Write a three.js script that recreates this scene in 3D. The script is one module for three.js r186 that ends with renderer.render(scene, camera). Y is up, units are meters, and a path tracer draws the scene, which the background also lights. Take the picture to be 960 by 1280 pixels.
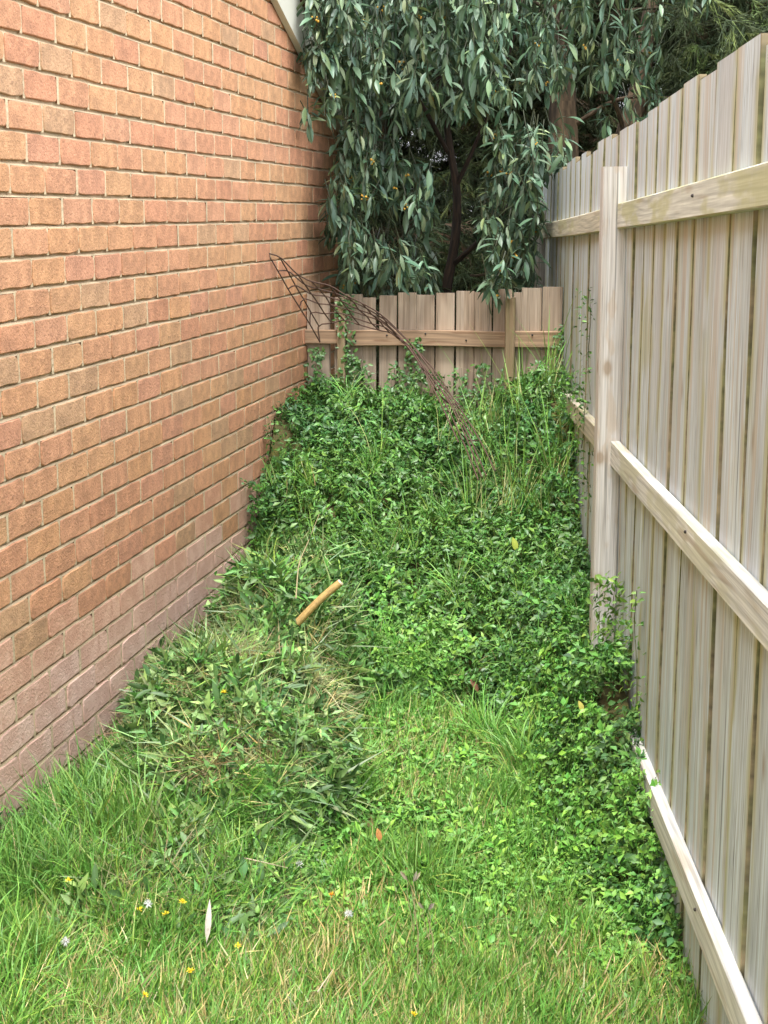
import * as THREE from 'three';
import { mergeGeometries } from 'three/addons/utils/BufferGeometryUtils.js';

// ---------------------------------------------------------------- camera, sky, sun, exposure
const EYE = 1.70, FPX = 1905, PITCH = 0.1927;
const scene = new THREE.Scene();
const camera = new THREE.PerspectiveCamera(2 * Math.atan(640 / FPX) * 180 / Math.PI, 0.75, 0.05, 800);
camera.position.set(0, EYE, 0);
camera.rotation.set(-PITCH, 0, 0);
scene.add(camera);

const renderer = new THREE.WebGLRenderer({ antialias: true });
renderer.toneMapping = THREE.LinearToneMapping;
renderer.toneMappingExposure = 2.8;
renderer.shadowMap.enabled = true;

{ // bright overcast sky: thin cloud, a little brighter overhead
  const W = 256, H = 128, data = new Float32Array(W * H * 4);
  for (let j = 0; j < H; j++) {
    const el = ((j + 0.5) / H - 0.5) * Math.PI, up = Math.max(0, Math.sin(el));
    for (let i = 0; i < W; i++) {
      const az = (i / W) * Math.PI * 2;
      const cloud = 1 + 0.05 * Math.sin(az * 3 + 1.3 * Math.sin(el * 5)) + 0.04 * Math.sin(az * 7 - el * 9);
      const L = (0.98 + 0.62 * up) * cloud, k = (j * W + i) * 4;
      data[k] = L * 0.98; data[k + 1] = L * 1.0; data[k + 2] = L * 1.05; data[k + 3] = 1;
    }
  }
  const sky = new THREE.DataTexture(data, W, H, THREE.RGBAFormat, THREE.FloatType);
  sky.mapping = THREE.EquirectangularReflectionMapping;
  sky.magFilter = sky.minFilter = THREE.LinearFilter;
  sky.needsUpdate = true;
  scene.background = sky; scene.environment = sky;
}
const sun = new THREE.DirectionalLight(new THREE.Color(1.0, 0.965, 0.91), 1.5);
sun.position.set(-0.6, 10, -0.6); sun.target.position.set(0, 0, -4.5);
sun.castShadow = true; sun.shadow.radius = 20; sun.shadow.mapSize.set(2048, 2048);
Object.assign(sun.shadow.camera, { left: -9, right: 9, top: 9, bottom: -9, near: 0.5, far: 40 });
scene.add(sun, sun.target);

// ---------------------------------------------------------------- helpers
const rngOf = (a) => () => { a = (a + 0x6d2b79f5) | 0; let t = Math.imul(a ^ (a >>> 15), 1 | a); t = (t + Math.imul(t ^ (t >>> 7), 61 | t)) ^ t; return ((t ^ (t >>> 14)) >>> 0) / 4294967296; };
const V = (x, y, z) => new THREE.Vector3(x, y, z);
const clamp = (x, a, b) => Math.min(b, Math.max(a, x)), lerp = (a, b, t) => a + (b - a) * t;
const ss = (a, b, x) => { const t = clamp((x - a) / (b - a), 0, 1); return t * t * (3 - 2 * t); };
const hash = (x, y, s = 0) => { let h = Math.imul(x, 374761393) + Math.imul(y, 668265263) + Math.imul(s, 974634777); h = Math.imul(h ^ (h >>> 13), 1274126177); return ((h ^ (h >>> 16)) >>> 0) / 4294967296; };
function noise(x, y, s = 0) {
  const ix = Math.floor(x), iy = Math.floor(y), fx = x - ix, fy = y - iy, u = fx * fx * (3 - 2 * fx), v = fy * fy * (3 - 2 * fy);
  return lerp(lerp(hash(ix, iy, s), hash(ix + 1, iy, s), u), lerp(hash(ix, iy + 1, s), hash(ix + 1, iy + 1, s), u), v);
}
const fbm = (x, y, s = 0, o = 4) => { let a = 0.5, r = 0, n = 0; for (let i = 0; i < o; i++) { r += a * noise(x, y, s + i * 17); n += a; a *= 0.5; x *= 2.03; y *= 2.03; } return r / n; };
const used = new Map();
const numbered = (n) => { const k = used.get(n) ?? 0; used.set(n, k + 1); return k ? n + '_' + String(k).padStart(3, '0') : n; };
function tag(o, label, category, group, kind) { Object.assign(o.userData, { label, category }); if (group) o.userData.group = group; if (kind) o.userData.kind = kind; return o; }
function root(name, pos = [0, 0, 0]) { const g = new THREE.Group(); g.name = numbered(name); g.position.set(...pos); scene.add(g); return g; }
function part(name, geo, mat, parent) { const m = new THREE.Mesh(geo, mat); m.name = name; m.castShadow = m.receiveShadow = true; parent.add(m); return m; }
function top(name, geo, mat, pos) { const m = part(numbered(name), geo, mat, scene); if (pos) m.position.set(...pos); return m; }
// a pixel of the photograph gives a direction; the distance comes from the plane or the depth given
const cP = Math.cos(PITCH), sP = Math.sin(PITCH);
const ray = (u, v) => { const x = (u - 480) / FPX, y = -(v - 640) / FPX; return V(x, y * cP - sP, -y * sP - cP); };
const atZ = (u, v, z) => { const r = ray(u, v); return r.multiplyScalar(z / r.z).add(V(0, EYE, 0)); };
const onPlane = (u, v, n, off) => { const r = ray(u, v); return r.multiplyScalar(off / r.dot(n)).add(V(0, EYE, 0)); };

// planes of the place
const WA = 0.1843, WD = 1.7705;                                   // house wall: angle and distance
const WN = V(Math.cos(WA), 0, Math.sin(WA)), WT = V(Math.sin(WA), 0, -Math.cos(WA));
const wallX = (z) => (-WD - WN.z * z) / WN.x;
const FD = V(0.03157, 0, -0.9995).normalize(), FN = V(0.9995, 0, 0.03157).normalize(), FP = 0.63, FSLOPE = 0.02423;
const fenceX = (z) => (FP - FN.z * z) / FN.x;
const BL = V(-0.386, 0, -7.591), BD = V(0.98855, 0, 0.15087).normalize(), BN = V(-BD.z, 0, BD.x);
const bfOff = BN.dot(BL);
const backZ = (x) => BL.z + (x - BL.x) * BD.z / BD.x;
const gnd = (x, z) => -0.09 - 0.075 * clamp(x, -1.6, 1.4) + 0.03 * (fbm(x * 1.7 + 9, z * 1.7, 3, 3) - 0.5);
function onGround(u, v, h = 0) { let y = -0.09, p; for (let i = 0; i < 6; i++) { const r = ray(u, v); p = r.multiplyScalar((y - EYE) / r.y).add(V(0, EYE, 0)); y = gnd(p.x, p.z) + h; } return p; }
// heights of the overgrown bank at the back, the pulled weeds by the wall and the weeds along the fence
function bank(x, z) {
  const a = clamp((x - wallX(z)) / (fenceX(z) - wallX(z)), 0, 1), n = fbm(x * 3.1, z * 3.1, 11, 3) - 0.5;
  const z0 = lerp(-6.25, -5.42, ss(0, 0.38, a)) + 0.3 * ss(0.55, 0.95, a) + n * 0.25, z1 = lerp(-6.95, -7.05, a) + 0.25 * ss(0.6, 1, a);
  const t = clamp((z0 - z) / (z0 - z1), 0, 1);
  return Math.pow(t, lerp(0.85, 0.55, ss(0.45, 0.75, a))) * (lerp(0.90, 0.80, ss(0.2, 0.9, a)) + n * 0.26 + 0.27 * ss(0.68, 0.95, a) * ss(-6.2, -6.9, z));
}
const bump = (x, z, cx, cz, rx, rz, h) => { const d = ((x - cx) / rx) ** 2 + ((z - cz) / rz) ** 2; return d < 1 ? h * (1 - d) ** 0.7 : 0; };
function pile(x, z) {
  const n = fbm(x * 5 + 3, z * 5, 21, 3) - 0.5, b = Math.max(bump(x, z, -0.44, -4.5, 0.36, 0.62, 0.37), bump(x, z, -0.38, -5.45, 0.27, 0.75, 0.46), bump(x, z, -0.56, -3.85, 0.36, 0.42, 0.10), bump(x, z, -0.62, -5.1, 0.25, 0.7, 0.22));
  return Math.max(0, b * (1 + n * 0.9));
}
function verge(x, z) {
  const d = fenceX(z) - x, n = fbm(x * 4, z * 4 + 7, 31, 3) - 0.5;
  const along = ss(-6.0, -5.2, z) * (1 - ss(-3.95, -3.2, z)), w = lerp(0.12, 0.40, 1 - ss(-4.9, -3.5, z)) + n * 0.2;
  return Math.max(0, along * (0.27 + 0.16 * (1 - ss(-4.7, -4.0, z)) + n * 0.2) * (1 - ss(0.2, 1, d / w)));
}
const rise = (x, z) => Math.max(bank(x, z), pile(x, z), verge(x, z));
const surf = (x, z) => gnd(x, z) + rise(x, z);
function onSurf(u, v, lift = 0.04) { const r = ray(u, v), p = V(); for (let k = 1.5; k < 9; k += 0.01) { p.copy(r).multiplyScalar(k); p.y += EYE; if (p.y < surf(p.x, p.z) + lift) break; } return p; }
function slopeN(x, z, e = 0.04) { return V(surf(x - e, z) - surf(x + e, z), 2 * e, surf(x, z - e) - surf(x, z + e)).normalize(); }

// textures
function tex(w, h, fn, srgb = true) {
  const d = new Uint8Array(w * h * 4);
  for (let j = 0; j < h; j++) for (let i = 0; i < w; i++) { const c = fn(i / w, j / h, i, j), k = (j * w + i) * 4; d[k] = clamp(c[0], 0, 1) * 255; d[k + 1] = clamp(c[1], 0, 1) * 255; d[k + 2] = clamp(c[2], 0, 1) * 255; d[k + 3] = 255; }
  const t = new THREE.DataTexture(d, w, h); t.wrapS = t.wrapT = THREE.RepeatWrapping; t.magFilter = THREE.LinearFilter; t.minFilter = THREE.LinearMipmapLinearFilter; t.generateMipmaps = true;
  if (srgb) t.colorSpace = THREE.SRGBColorSpace; t.needsUpdate = true; return t;
}
const std = (o) => new THREE.MeshStandardMaterial(o);
const leafMat = (rough) => std({ color: 0xffffff, vertexColors: true, roughness: rough, side: THREE.DoubleSide });

// collects small faces into one geometry with vertex colours
class Geo {
  constructor() { this.p = []; this.c = []; this.i = []; }
  v(p, c) { this.p.push(p.x, p.y, p.z); this.c.push(c[0], c[1], c[2]); return this.p.length / 3 - 1; }
  // a folded, bent leaf: base, direction, up normal
  leaf(b, dir, nor, len, wid, bend, c, fold = 0.25, rows = 3) {
    if (rows === 1) { // four faces: folded along the rib, nodding tip
      const d = dir.clone().normalize(), s = V().crossVectors(d, nor).normalize(), n = V().crossVectors(s, d).normalize(), w = wid * 0.5, m = b.clone().addScaledVector(d, len * 0.45);
      const i0 = this.v(b, c), im = this.v(m, c), iL = this.v(m.clone().addScaledVector(s, -w).addScaledVector(n, w * fold), c), iR = this.v(m.clone().addScaledVector(s, w).addScaledVector(n, w * fold), c), it = this.v(m.addScaledVector(d, len * 0.55).addScaledVector(n, -len * 0.3 * bend), c);
      this.i.push(i0, im, iL, i0, iR, im, iL, im, it, im, iR, it); return;
    }
    const d = dir.clone().normalize(), s = V().crossVectors(d, nor).normalize(), n = V().crossVectors(s, d).normalize();
    const prof = rows === 3 ? [0.18, 0.92, 0.72] : [0.12, 0.8, 1.0, 0.86, 0.45]; let prev = null;
    const q = b.clone(), step = len / (prof.length + 0);
    const base = this.v(q, c);
    for (let k = 0; k < prof.length; k++) {
      if (k) { d.addScaledVector(n, -bend / prof.length).normalize(); n.crossVectors(s, d).normalize(); }
      q.addScaledVector(d, k ? step : step * 0.35);
      const w = prof[k] * wid * 0.5, a = this.v(q.clone().addScaledVector(s, -w).addScaledVector(n, w * fold), c), m = this.v(q, c), e = this.v(q.clone().addScaledVector(s, w).addScaledVector(n, w * fold), c);
      if (!prev) this.i.push(base, m, a, base, e, m); else this.i.push(prev[0], prev[1], a, prev[1], m, a, prev[1], prev[2], m, prev[2], e, m);
      prev = [a, m, e];
    }
    q.addScaledVector(d, step * 0.75); const t = this.v(q, c); this.i.push(prev[0], prev[1], t, prev[1], prev[2], t);
  }
  blade(b, dir, side, len, wid, bend, c, seg = 3) {
    const d = dir.clone().normalize(), q = b.clone(), down = V(0, -1, 0); let pr = null;
    for (let k = 0; k <= seg; k++) {
      const w = wid * 0.5 * (1 - 0.55 * k / seg), last = k === seg;
      if (last) { const t = this.v(q, c); this.i.push(pr[0], pr[1], t); break; }
      const a = this.v(q.clone().addScaledVector(side, -w), c), e = this.v(q.clone().addScaledVector(side, w), c);
      if (pr) this.i.push(pr[0], pr[1], a, pr[1], e, a); pr = [a, e];
      q.addScaledVector(d, len / seg); d.addScaledVector(down, bend / seg).normalize();
    }
  }
  tube(pts, r0, r1, c, n = 5) {
    let pr = null;
    pts.forEach((p, k) => {
      const d = (pts[Math.min(k + 1, pts.length - 1)].clone().sub(pts[Math.max(k - 1, 0)])).normalize(), s = V().crossVectors(d, Math.abs(d.y) > 0.9 ? V(1, 0, 0) : V(0, 1, 0)).normalize(), u = V().crossVectors(s, d), r = lerp(r0, r1, k / (pts.length - 1)), ring = [];
      for (let a = 0; a < n; a++) { const t = a / n * 6.2832; ring.push(this.v(p.clone().addScaledVector(s, Math.cos(t) * r).addScaledVector(u, Math.sin(t) * r), c)); }
      if (pr) for (let a = 0; a < n; a++) { const b = (a + 1) % n; this.i.push(pr[a], pr[b], ring[a], pr[b], ring[b], ring[a]); }
      pr = ring;
    });
    const e = this.v(pts[pts.length - 1], c); for (let a = 0; a < n; a++) this.i.push(pr[a], pr[(a + 1) % n], e);
  }
  add(o, M, t) { // another collection, moved by M and tinted
    const k = this.p.length / 3, v = V(); for (let i = 0; i < o.p.length; i += 3) { v.set(o.p[i], o.p[i + 1], o.p[i + 2]).applyMatrix4(M); this.p.push(v.x, v.y, v.z); this.c.push(o.c[i] * t[0], o.c[i + 1] * t[1], o.c[i + 2] * t[2]); }
    for (const i of o.i) this.i.push(i + k);
  }
  build() {
    const g = new THREE.BufferGeometry();
    g.setAttribute('position', new THREE.Float32BufferAttribute(this.p, 3)); g.setAttribute('color', new THREE.Float32BufferAttribute(this.c, 3));
    g.setIndex(this.i); g.computeVertexNormals(); return g;
  }
}
const vary = (r, c, a = 0.25, h = 0.12) => { const k = 1 + (r() - 0.5) * 2 * a; return [c[0] * k * (1 + (r() - 0.5) * 2 * h), c[1] * k, c[2] * k * (1 + (r() - 0.5) * 2 * h)]; };
const randDir = (r, lo, hi) => { const a = r() * 6.2832, e = lerp(lo, hi, r()); return V(Math.cos(a) * Math.cos(e), Math.sin(e), Math.sin(a) * Math.cos(e)); };
function instances(name, geo, mat, list, parent) { // list of {p, q, s, c}
  const m = new THREE.InstancedMesh(geo, mat, list.length), M = new THREE.Matrix4(), S = V(), C = new THREE.Color();
  list.forEach((o, i) => { M.compose(o.p, o.q, S.setScalar(o.s)); m.setMatrixAt(i, M); m.setColorAt(i, C.setRGB(...o.c)); });
  m.name = name; m.castShadow = m.receiveShadow = true; m.userData.kind = 'stuff'; parent.add(m); return m;
}
const UP = V(0, 1, 0);
const growQ = (r, n, lean = 0.3) => new THREE.Quaternion().setFromUnitVectors(UP, n.clone().add(V((r() - 0.5) * 2 * lean, 0, (r() - 0.5) * 2 * lean)).normalize()).multiply(new THREE.Quaternion().setFromAxisAngle(UP, r() * 6.2832));

// ---------------------------------------------------------------- ground
let thatch;
{
  const xs = [-300, -80, -25, -9, -4, -2.4], zs = [-300, -80, -30, -16, -11, -9];
  for (let x = -1.9; x <= 1.6; x += 0.07) xs.push(x); xs.push(2.4, 4, 9, 25, 80, 300);
  for (let z = -8; z <= -1.5; z += 0.07) zs.push(z); zs.push(-0.8, 0.5, 3, 9, 25, 80, 300);
  const P = [], U = [], I = [];
  zs.forEach((z) => xs.forEach((x) => { P.push(x, gnd(clamp(x, -2.4, 2.4), clamp(z, -9, 0)), z); U.push(x, z); }));
  const n = xs.length;
  for (let j = 0; j < zs.length - 1; j++) for (let i = 0; i < n - 1; i++) { const a = j * n + i; I.push(a, a + n, a + 1, a + 1, a + n, a + n + 1); }
  const g = new THREE.BufferGeometry(); g.setAttribute('position', new THREE.Float32BufferAttribute(P, 3)); g.setAttribute('uv', new THREE.Float32BufferAttribute(U, 2)); g.setIndex(I); g.computeVertexNormals();
  const t = tex(512, 512, (u, v) => { const a = fbm(u * 8, v * 8, 5, 5), b = noise(u * 90, v * 90, 8); const w = ss(0.45, 0.62, a); return [lerp(0.30, 0.36, w) + b * 0.10, lerp(0.29, 0.36, w) + b * 0.08, lerp(0.17, 0.17, w) + b * 0.05]; });
  thatch = std({ map: t, roughness: 1 });
  const m = top('ground', g, thatch); m.userData.kind = 'structure'; m.userData.label = 'earth and thatch under the grass of the side yard';
}

// ---------------------------------------------------------------- brick house
const house = root('brick_house', [-WD * WN.x, 0, -WD * WN.z]);
house.quaternion.setFromRotationMatrix(new THREE.Matrix4().makeBasis(WT, UP, WN));
tag(house, 'orange brick house side wall with cream sloping barge board', 'house');
const T_END = 8.18, RIDGE_T = 2.2, roofY = (t) => 2.627 - 0.36 * (t - 6.81) - (t < RIDGE_T ? 0.72 * (RIDGE_T - t) : 0), T_BACK = -3.8;
{
  const box = (x0, x1, y0, y1, z0, z1) => { const g = new THREE.BoxGeometry(x1 - x0, y1 - y0, z1 - z0); g.translate((x0 + x1) / 2, (y0 + y1) / 2, (z0 + z1) / 2); return g; };
  // mortar body of the wall: gable outline, 0.11 m thick, its face 9 mm behind the brick faces
  const sh = new THREE.Shape([[T_BACK, -0.4], [T_END - 0.012, -0.4], [T_END - 0.012, roofY(T_END)], [RIDGE_T, roofY(RIDGE_T)], [T_BACK, roofY(T_BACK)]].map((a) => new THREE.Vector2(...a)));
  const wg = new THREE.ExtrudeGeometry(sh, { depth: 0.12, bevelEnabled: false }); wg.translate(0, 0, -0.12 - 0.0135);
  const mt = tex(512, 512, (u, v) => { const a = fbm(u * 10, v * 10, 41, 4), g = hash(Math.floor(u * 512), Math.floor(v * 512), 7), k = 0.80 + a * 0.18 + (g - 0.5) * 0.13; return [0.88 * k, 0.79 * k, 0.645 * k]; });
  mt.repeat.set(1.6, 1.6);
  const mb = tex(256, 256, (u, v) => { const k = fbm(u * 40, v * 40, 43, 3); return [k, k, k]; }, false); mb.repeat.set(2.5, 2.5);
  const mortar = std({ map: mt, bumpMap: mb, bumpScale: 0.003, roughness: 0.95 }), JP = [], JU = [], JI = [];
  part('wall', wg, mortar, house);
  const jq = (q) => { const k = JP.length / 3; q.forEach((p) => { JP.push(...p); JU.push(p[0], p[1]); }); JI.push(k, k + 1, k + 2, k, k + 2, k + 3); };
  // brick surface: fine grain, dark iron specks, faint drag marks
  const bt = tex(512, 512, (u, v, i, j) => {
    const a = fbm(u * 9, v * 9, 51, 4), f = hash(i, j, 3), sp = hash(Math.floor(i / 3), Math.floor(j / 3), 9), st = noise(u * 60, v * 3, 77);
    let k = 0.90 + (a - 0.5) * 0.26 + (f - 0.5) * 0.22 + (st - 0.5) * 0.04; if (sp > 0.975) k *= 0.70; if (sp < 0.012) k *= 1.12;
    return [k * 0.98, k * 0.965, k * 0.95];
  });
  bt.repeat.set(3.2, 3.2);
  const bb = tex(256, 256, (u, v) => { const k = fbm(u * 30, v * 30, 53, 4) - (noise(u * 70, v * 70, 54) > 0.8 ? 0.4 : 0); return [k, k, k]; }, false); bb.repeat.set(5, 5);
  const tints = [[0.82, 0.605, 0.465], [0.825, 0.615, 0.47], [0.815, 0.595, 0.46], [0.825, 0.62, 0.465], [0.825, 0.63, 0.47], [0.82, 0.605, 0.47], [0.81, 0.585, 0.455], [0.82, 0.61, 0.48], [0.815, 0.595, 0.475], [0.815, 0.63, 0.47], [0.83, 0.625, 0.46], [0.785, 0.625, 0.485]];
  const mats = tints.map((c) => std({ color: new THREE.Color().setRGB(...c, THREE.SRGBColorSpace).multiplyScalar(1.12), map: bt, bumpMap: bb, bumpScale: 0.0022, roughness: 0.92 }));
  // whitish salts on the lowest courses, in ragged patches
  const et = tex(512, 512, (u, v, i, j) => { const a = fbm(u * 7, v * 7, 61, 5), f = hash(i, j, 5), e = ss(0.36, 0.66, a + (f - 0.5) * 0.18), k = 0.93 + (f - 0.5) * 0.16; return [lerp(0.93, 0.99, e) * k, lerp(0.88, 0.97, e) * k, lerp(0.86, 0.96, e) * k]; });
  et.repeat.set(2.6, 2.6);
  const pale = [[0.93, 0.80, 0.735], [0.92, 0.775, 0.695], [0.91, 0.745, 0.645], [0.90, 0.715, 0.60], [0.89, 0.69, 0.565]].map((c) => std({ color: new THREE.Color().setRGB(...c, THREE.SRGBColorSpace), map: et, bumpMap: bb, bumpScale: 0.0022, roughness: 0.95 }));
  // brick shapes: tumbled outline, worn arrises, slightly uneven faces
  function brickGeo(seed, L, H = 0.0742) {
    const r = rngOf(seed), P = [], N = [], U = [], I = [], a = L / 2, b = H / 2, ring = [], ou = r() * 5, ov = r() * 5;
    const corner = (sx, sy) => { const c1 = 0.008 + r() * 0.016, c2 = 0.006 + r() * 0.011, o = [[a - c1, b], [a - c1 * 0.3, b - c2 * 0.3], [a, b - c2]].map(([x, y]) => [x * sx, y * sy]); return sx * sy > 0 ? o.reverse() : o; };
    const mid = (x, y) => [[x, y]];
    for (const s of [corner(1, -1).reverse(), mid(a, 0), corner(1, 1), mid(a * 0.33, b), mid(-a * 0.33, b), corner(-1, 1).reverse(), mid(-a, 0), corner(-1, -1), mid(-a * 0.33, -b), mid(a * 0.33, -b)]) ring.push(...s);
    ring.sort((p, q) => Math.atan2(p[1] / b, p[0] / a) - Math.atan2(q[1] / b, q[0] / a));
    ring.forEach((p) => { p[0] += (r() - 0.5) * 0.004; p[1] += (r() - 0.5) * 0.0042; });
    const n = ring.length, add = (x, y, z, nx, ny, nz) => { P.push(x, y, z); N.push(nx, ny, nz); U.push(x + ou, y + ov); return P.length / 3 - 1; };
    const tx = (r() - 0.5) * 0.018, ty = (r() - 0.5) * 0.03, zc = (x, y) => tx * x + ty * y, m = Math.hypot(tx, ty, 1);
    const cen = add(0, 0, 0.0004, -tx / m, -ty / m, 1 / m), in_ = [], out = [], back = [];
    ring.forEach(([x, y]) => {
      const w = 0.0018 + r() * 0.0022, x2 = Math.sign(x) * Math.max(0, Math.abs(x) - w), y2 = Math.sign(y) * Math.max(0, Math.abs(y) - w), l = Math.hypot(x / a, y / b), rx = Math.abs(x) / a > Math.abs(y) / b ? Math.sign(x) : 0.25 * x / a / l, ry = Math.abs(y) / b >= Math.abs(x) / a * 0.96 ? Math.sign(y) : 0.25 * y / b / l, q = Math.hypot(rx, ry) || 1;
      in_.push(add(x2, y2, zc(x2, y2) + (r() - 0.5) * 0.0008, -tx / m, -ty / m, 1 / m));
      out.push(add(x, y, -0.0026 + zc(x, y), rx / q * 0.9, ry / q * 0.9, 0.42));
      back.push(add(x, y, -0.02, rx / q, ry / q, 0));
    });
    for (let k = 0; k < n; k++) { const l = (k + 1) % n; I.push(cen, in_[k], in_[l], in_[k], out[k], in_[l], out[k], out[l], in_[l], out[k], back[k], out[l], back[k], back[l], out[l]); }
    const g = new THREE.BufferGeometry(); g.setAttribute('position', new THREE.Float32BufferAttribute(P, 3)); g.setAttribute('normal', new THREE.Float32BufferAttribute(N, 3)); g.setAttribute('uv', new THREE.Float32BufferAttribute(U, 2)); g.setIndex(I); return g;
  }
  const full = [], half = []; for (let k = 0; k < 18; k++) full.push(brickGeo(100 + k, 0.2275 + (k % 3) * 0.0014)); for (let k = 0; k < 4; k++) half.push(brickGeo(200 + k, 0.109));
  const rnd = rngOf(77), single = [], rest = mats.map(() => []), restP = pale.map(() => []);
  for (let row = -26; row <= 27; row++) {
    const yb = 2.187 + 0.086 * row, yc = yb + 0.0395, odd = ((row % 2) + 2) % 2 === 1;
    if (yc < -0.12) continue;
    const off = odd ? 0.12 : 0, tR = Math.min(T_END - 0.015, 6.81 + (2.627 - yb) / 0.36);
    // struck bed joint: flush over the course below, raked back under the bricks above
    for (let a = 1.05; a < tR; a += 0.13) { const b = Math.min(tR, a + 0.13), w = (t) => 0.0016 * (noise(t * 23, row * 7.3, 81) - 0.5), f = (t) => -0.0032 + 0.0022 * (noise(t * 17, row * 5.1, 83) - 0.5); jq([[a, yb - 0.0105 + w(a), f(a)], [b, yb - 0.0105 + w(b), f(b)], [b, yb - 0.0048 + w(b), -0.0085], [a, yb - 0.0048 + w(a), -0.0085]]); }
    for (let k = -14; k <= 17; k++) {
      const t0 = 4.091 + 0.24 * k + off, last = t0 + 0.24 > T_END + 0.02;
      if (t0 < 1.1 || t0 > T_END - 0.06) continue;
      const tc = last ? t0 + 0.0605 : t0 + 0.12;
      if (yc - 0.05 > roofY(tc)) continue;
      { const z = -0.0008 - 0.0035 * rnd(), a = t0 - 0.0085, b = t0 + 0.0085; jq([[a, yb, z], [b, yb, z], [b, yb + 0.079, z], [a, yb + 0.079, z]]); }   // upright joint, nearly flush
      const lv = (yb - 0.16 + 0.18 * (fbm(tc * 1.1, yb * 2, 91, 2) - 0.5)) / 0.5, isP = lv + (rnd() - 0.5) * 0.5 < 0.5, mi = isP ? Math.min(pale.length - 1, Math.floor(clamp(lv + 0.25 * (rnd() - 0.5), 0, 0.99) * pale.length)) : Math.floor(Math.pow(rnd(), 1.12) * mats.length);
      const pos = V(tc + (rnd() - 0.5) * 0.004, yc + (rnd() - 0.5) * 0.003, (rnd() - 0.5) * 0.0035), geo = last ? half[Math.floor(rnd() * 4)] : full[Math.floor(rnd() * 18)], rot = (rnd() - 0.5) * 0.012;
      const seen = yc > 0.02 && tc > 3.55 + (yc < 1 ? 0 : 0.1) && yc < 2.0 + 0.16 * (tc - 3.8) && tc < 8.0;
      const o = { pos, geo, rot, mi, isP };
      if (seen) single.push(o); else (isP ? restP : rest)[mi].push(o);
    }
  }
  { const g = new THREE.BufferGeometry(); g.setAttribute('position', new THREE.Float32BufferAttribute(JP, 3)); g.setAttribute('uv', new THREE.Float32BufferAttribute(JU, 2)); g.setIndex(JI); g.computeVertexNormals(); part('mortar_joints', g, mortar, house); }
  single.sort((a, b) => a.pos.x - b.pos.x);
  single.forEach((o, i) => {
    if (i < 300) { const m = part('brick', o.geo, (o.isP ? pale : mats)[o.mi], house); m.position.copy(o.pos); m.rotation.z = o.rot; }
    else (o.isP ? restP : rest)[o.mi].push(o);
  });
  const M = new THREE.Matrix4(), one = V(1, 1, 1), groups = [], allMats = [...mats, ...pale], gl = [];
  [...rest, ...restP].forEach((list, k) => { if (!list.length) return; const g = mergeGeometries(list.map((o) => o.geo.clone().applyMatrix4(M.compose(o.pos, new THREE.Quaternion().setFromEuler(new THREE.Euler(0, 0, o.rot)), one)))); gl.push(g); groups.push(allMats[k]); });
  const mg = mergeGeometries(gl, true), mm = part('far_bricks', mg, groups, house); mm.userData.kind = 'stuff';
  // barge board, soffit and roof along the gable
  const paint = std({ color: new THREE.Color().setRGB(0.80, 0.79, 0.74, THREE.SRGBColorSpace), roughness: 0.6 });
  const slope = Math.atan(0.36), len = (T_END + 0.42 - RIDGE_T) / Math.cos(slope);
  const along = (h0, h1, z0, z1, l0 = 0, l1 = len) => { const g = box(l0, l1, h0, h1, z0, z1); g.rotateZ(-slope); g.translate(RIDGE_T, roofY(RIDGE_T), 0); return g; };
  part('barge_board', along(-0.02, 0.17, 0.004, 0.034), paint, house);
  part('soffit', along(0.02, 0.05, -0.6, -0.002, len - 0.45, len - 0.002), paint, house);
  const rm = std({ color: new THREE.Color().setRGB(0.42, 0.22, 0.17, THREE.SRGBColorSpace), roughness: 0.85 });
  part('roof', along(0.172, 0.21, -4.5, 0.06, 0, len + 0.02), rm, house);
  const g2 = box(-(RIDGE_T - T_BACK) / Math.cos(slope) - 0.3, 0, 0.172, 0.21, -4.5, 0.06); g2.rotateZ(slope); g2.translate(RIDGE_T, roofY(RIDGE_T), 0); part('roof', g2, rm, house);
  const fx = T_END + 0.42; part('fascia', box(fx - 0.002, fx + 0.022, roofY(fx) - 0.06, roofY(fx) + 0.15, -4.4, 0.03), paint, house);
  part('wall', box(T_END - 0.14, T_END - 0.02, -0.4, roofY(T_END) - 0.02, -4.2, -0.135), std({ map: mt, color: 0xc08a6c, roughness: 0.95 }), house);
}

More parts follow.
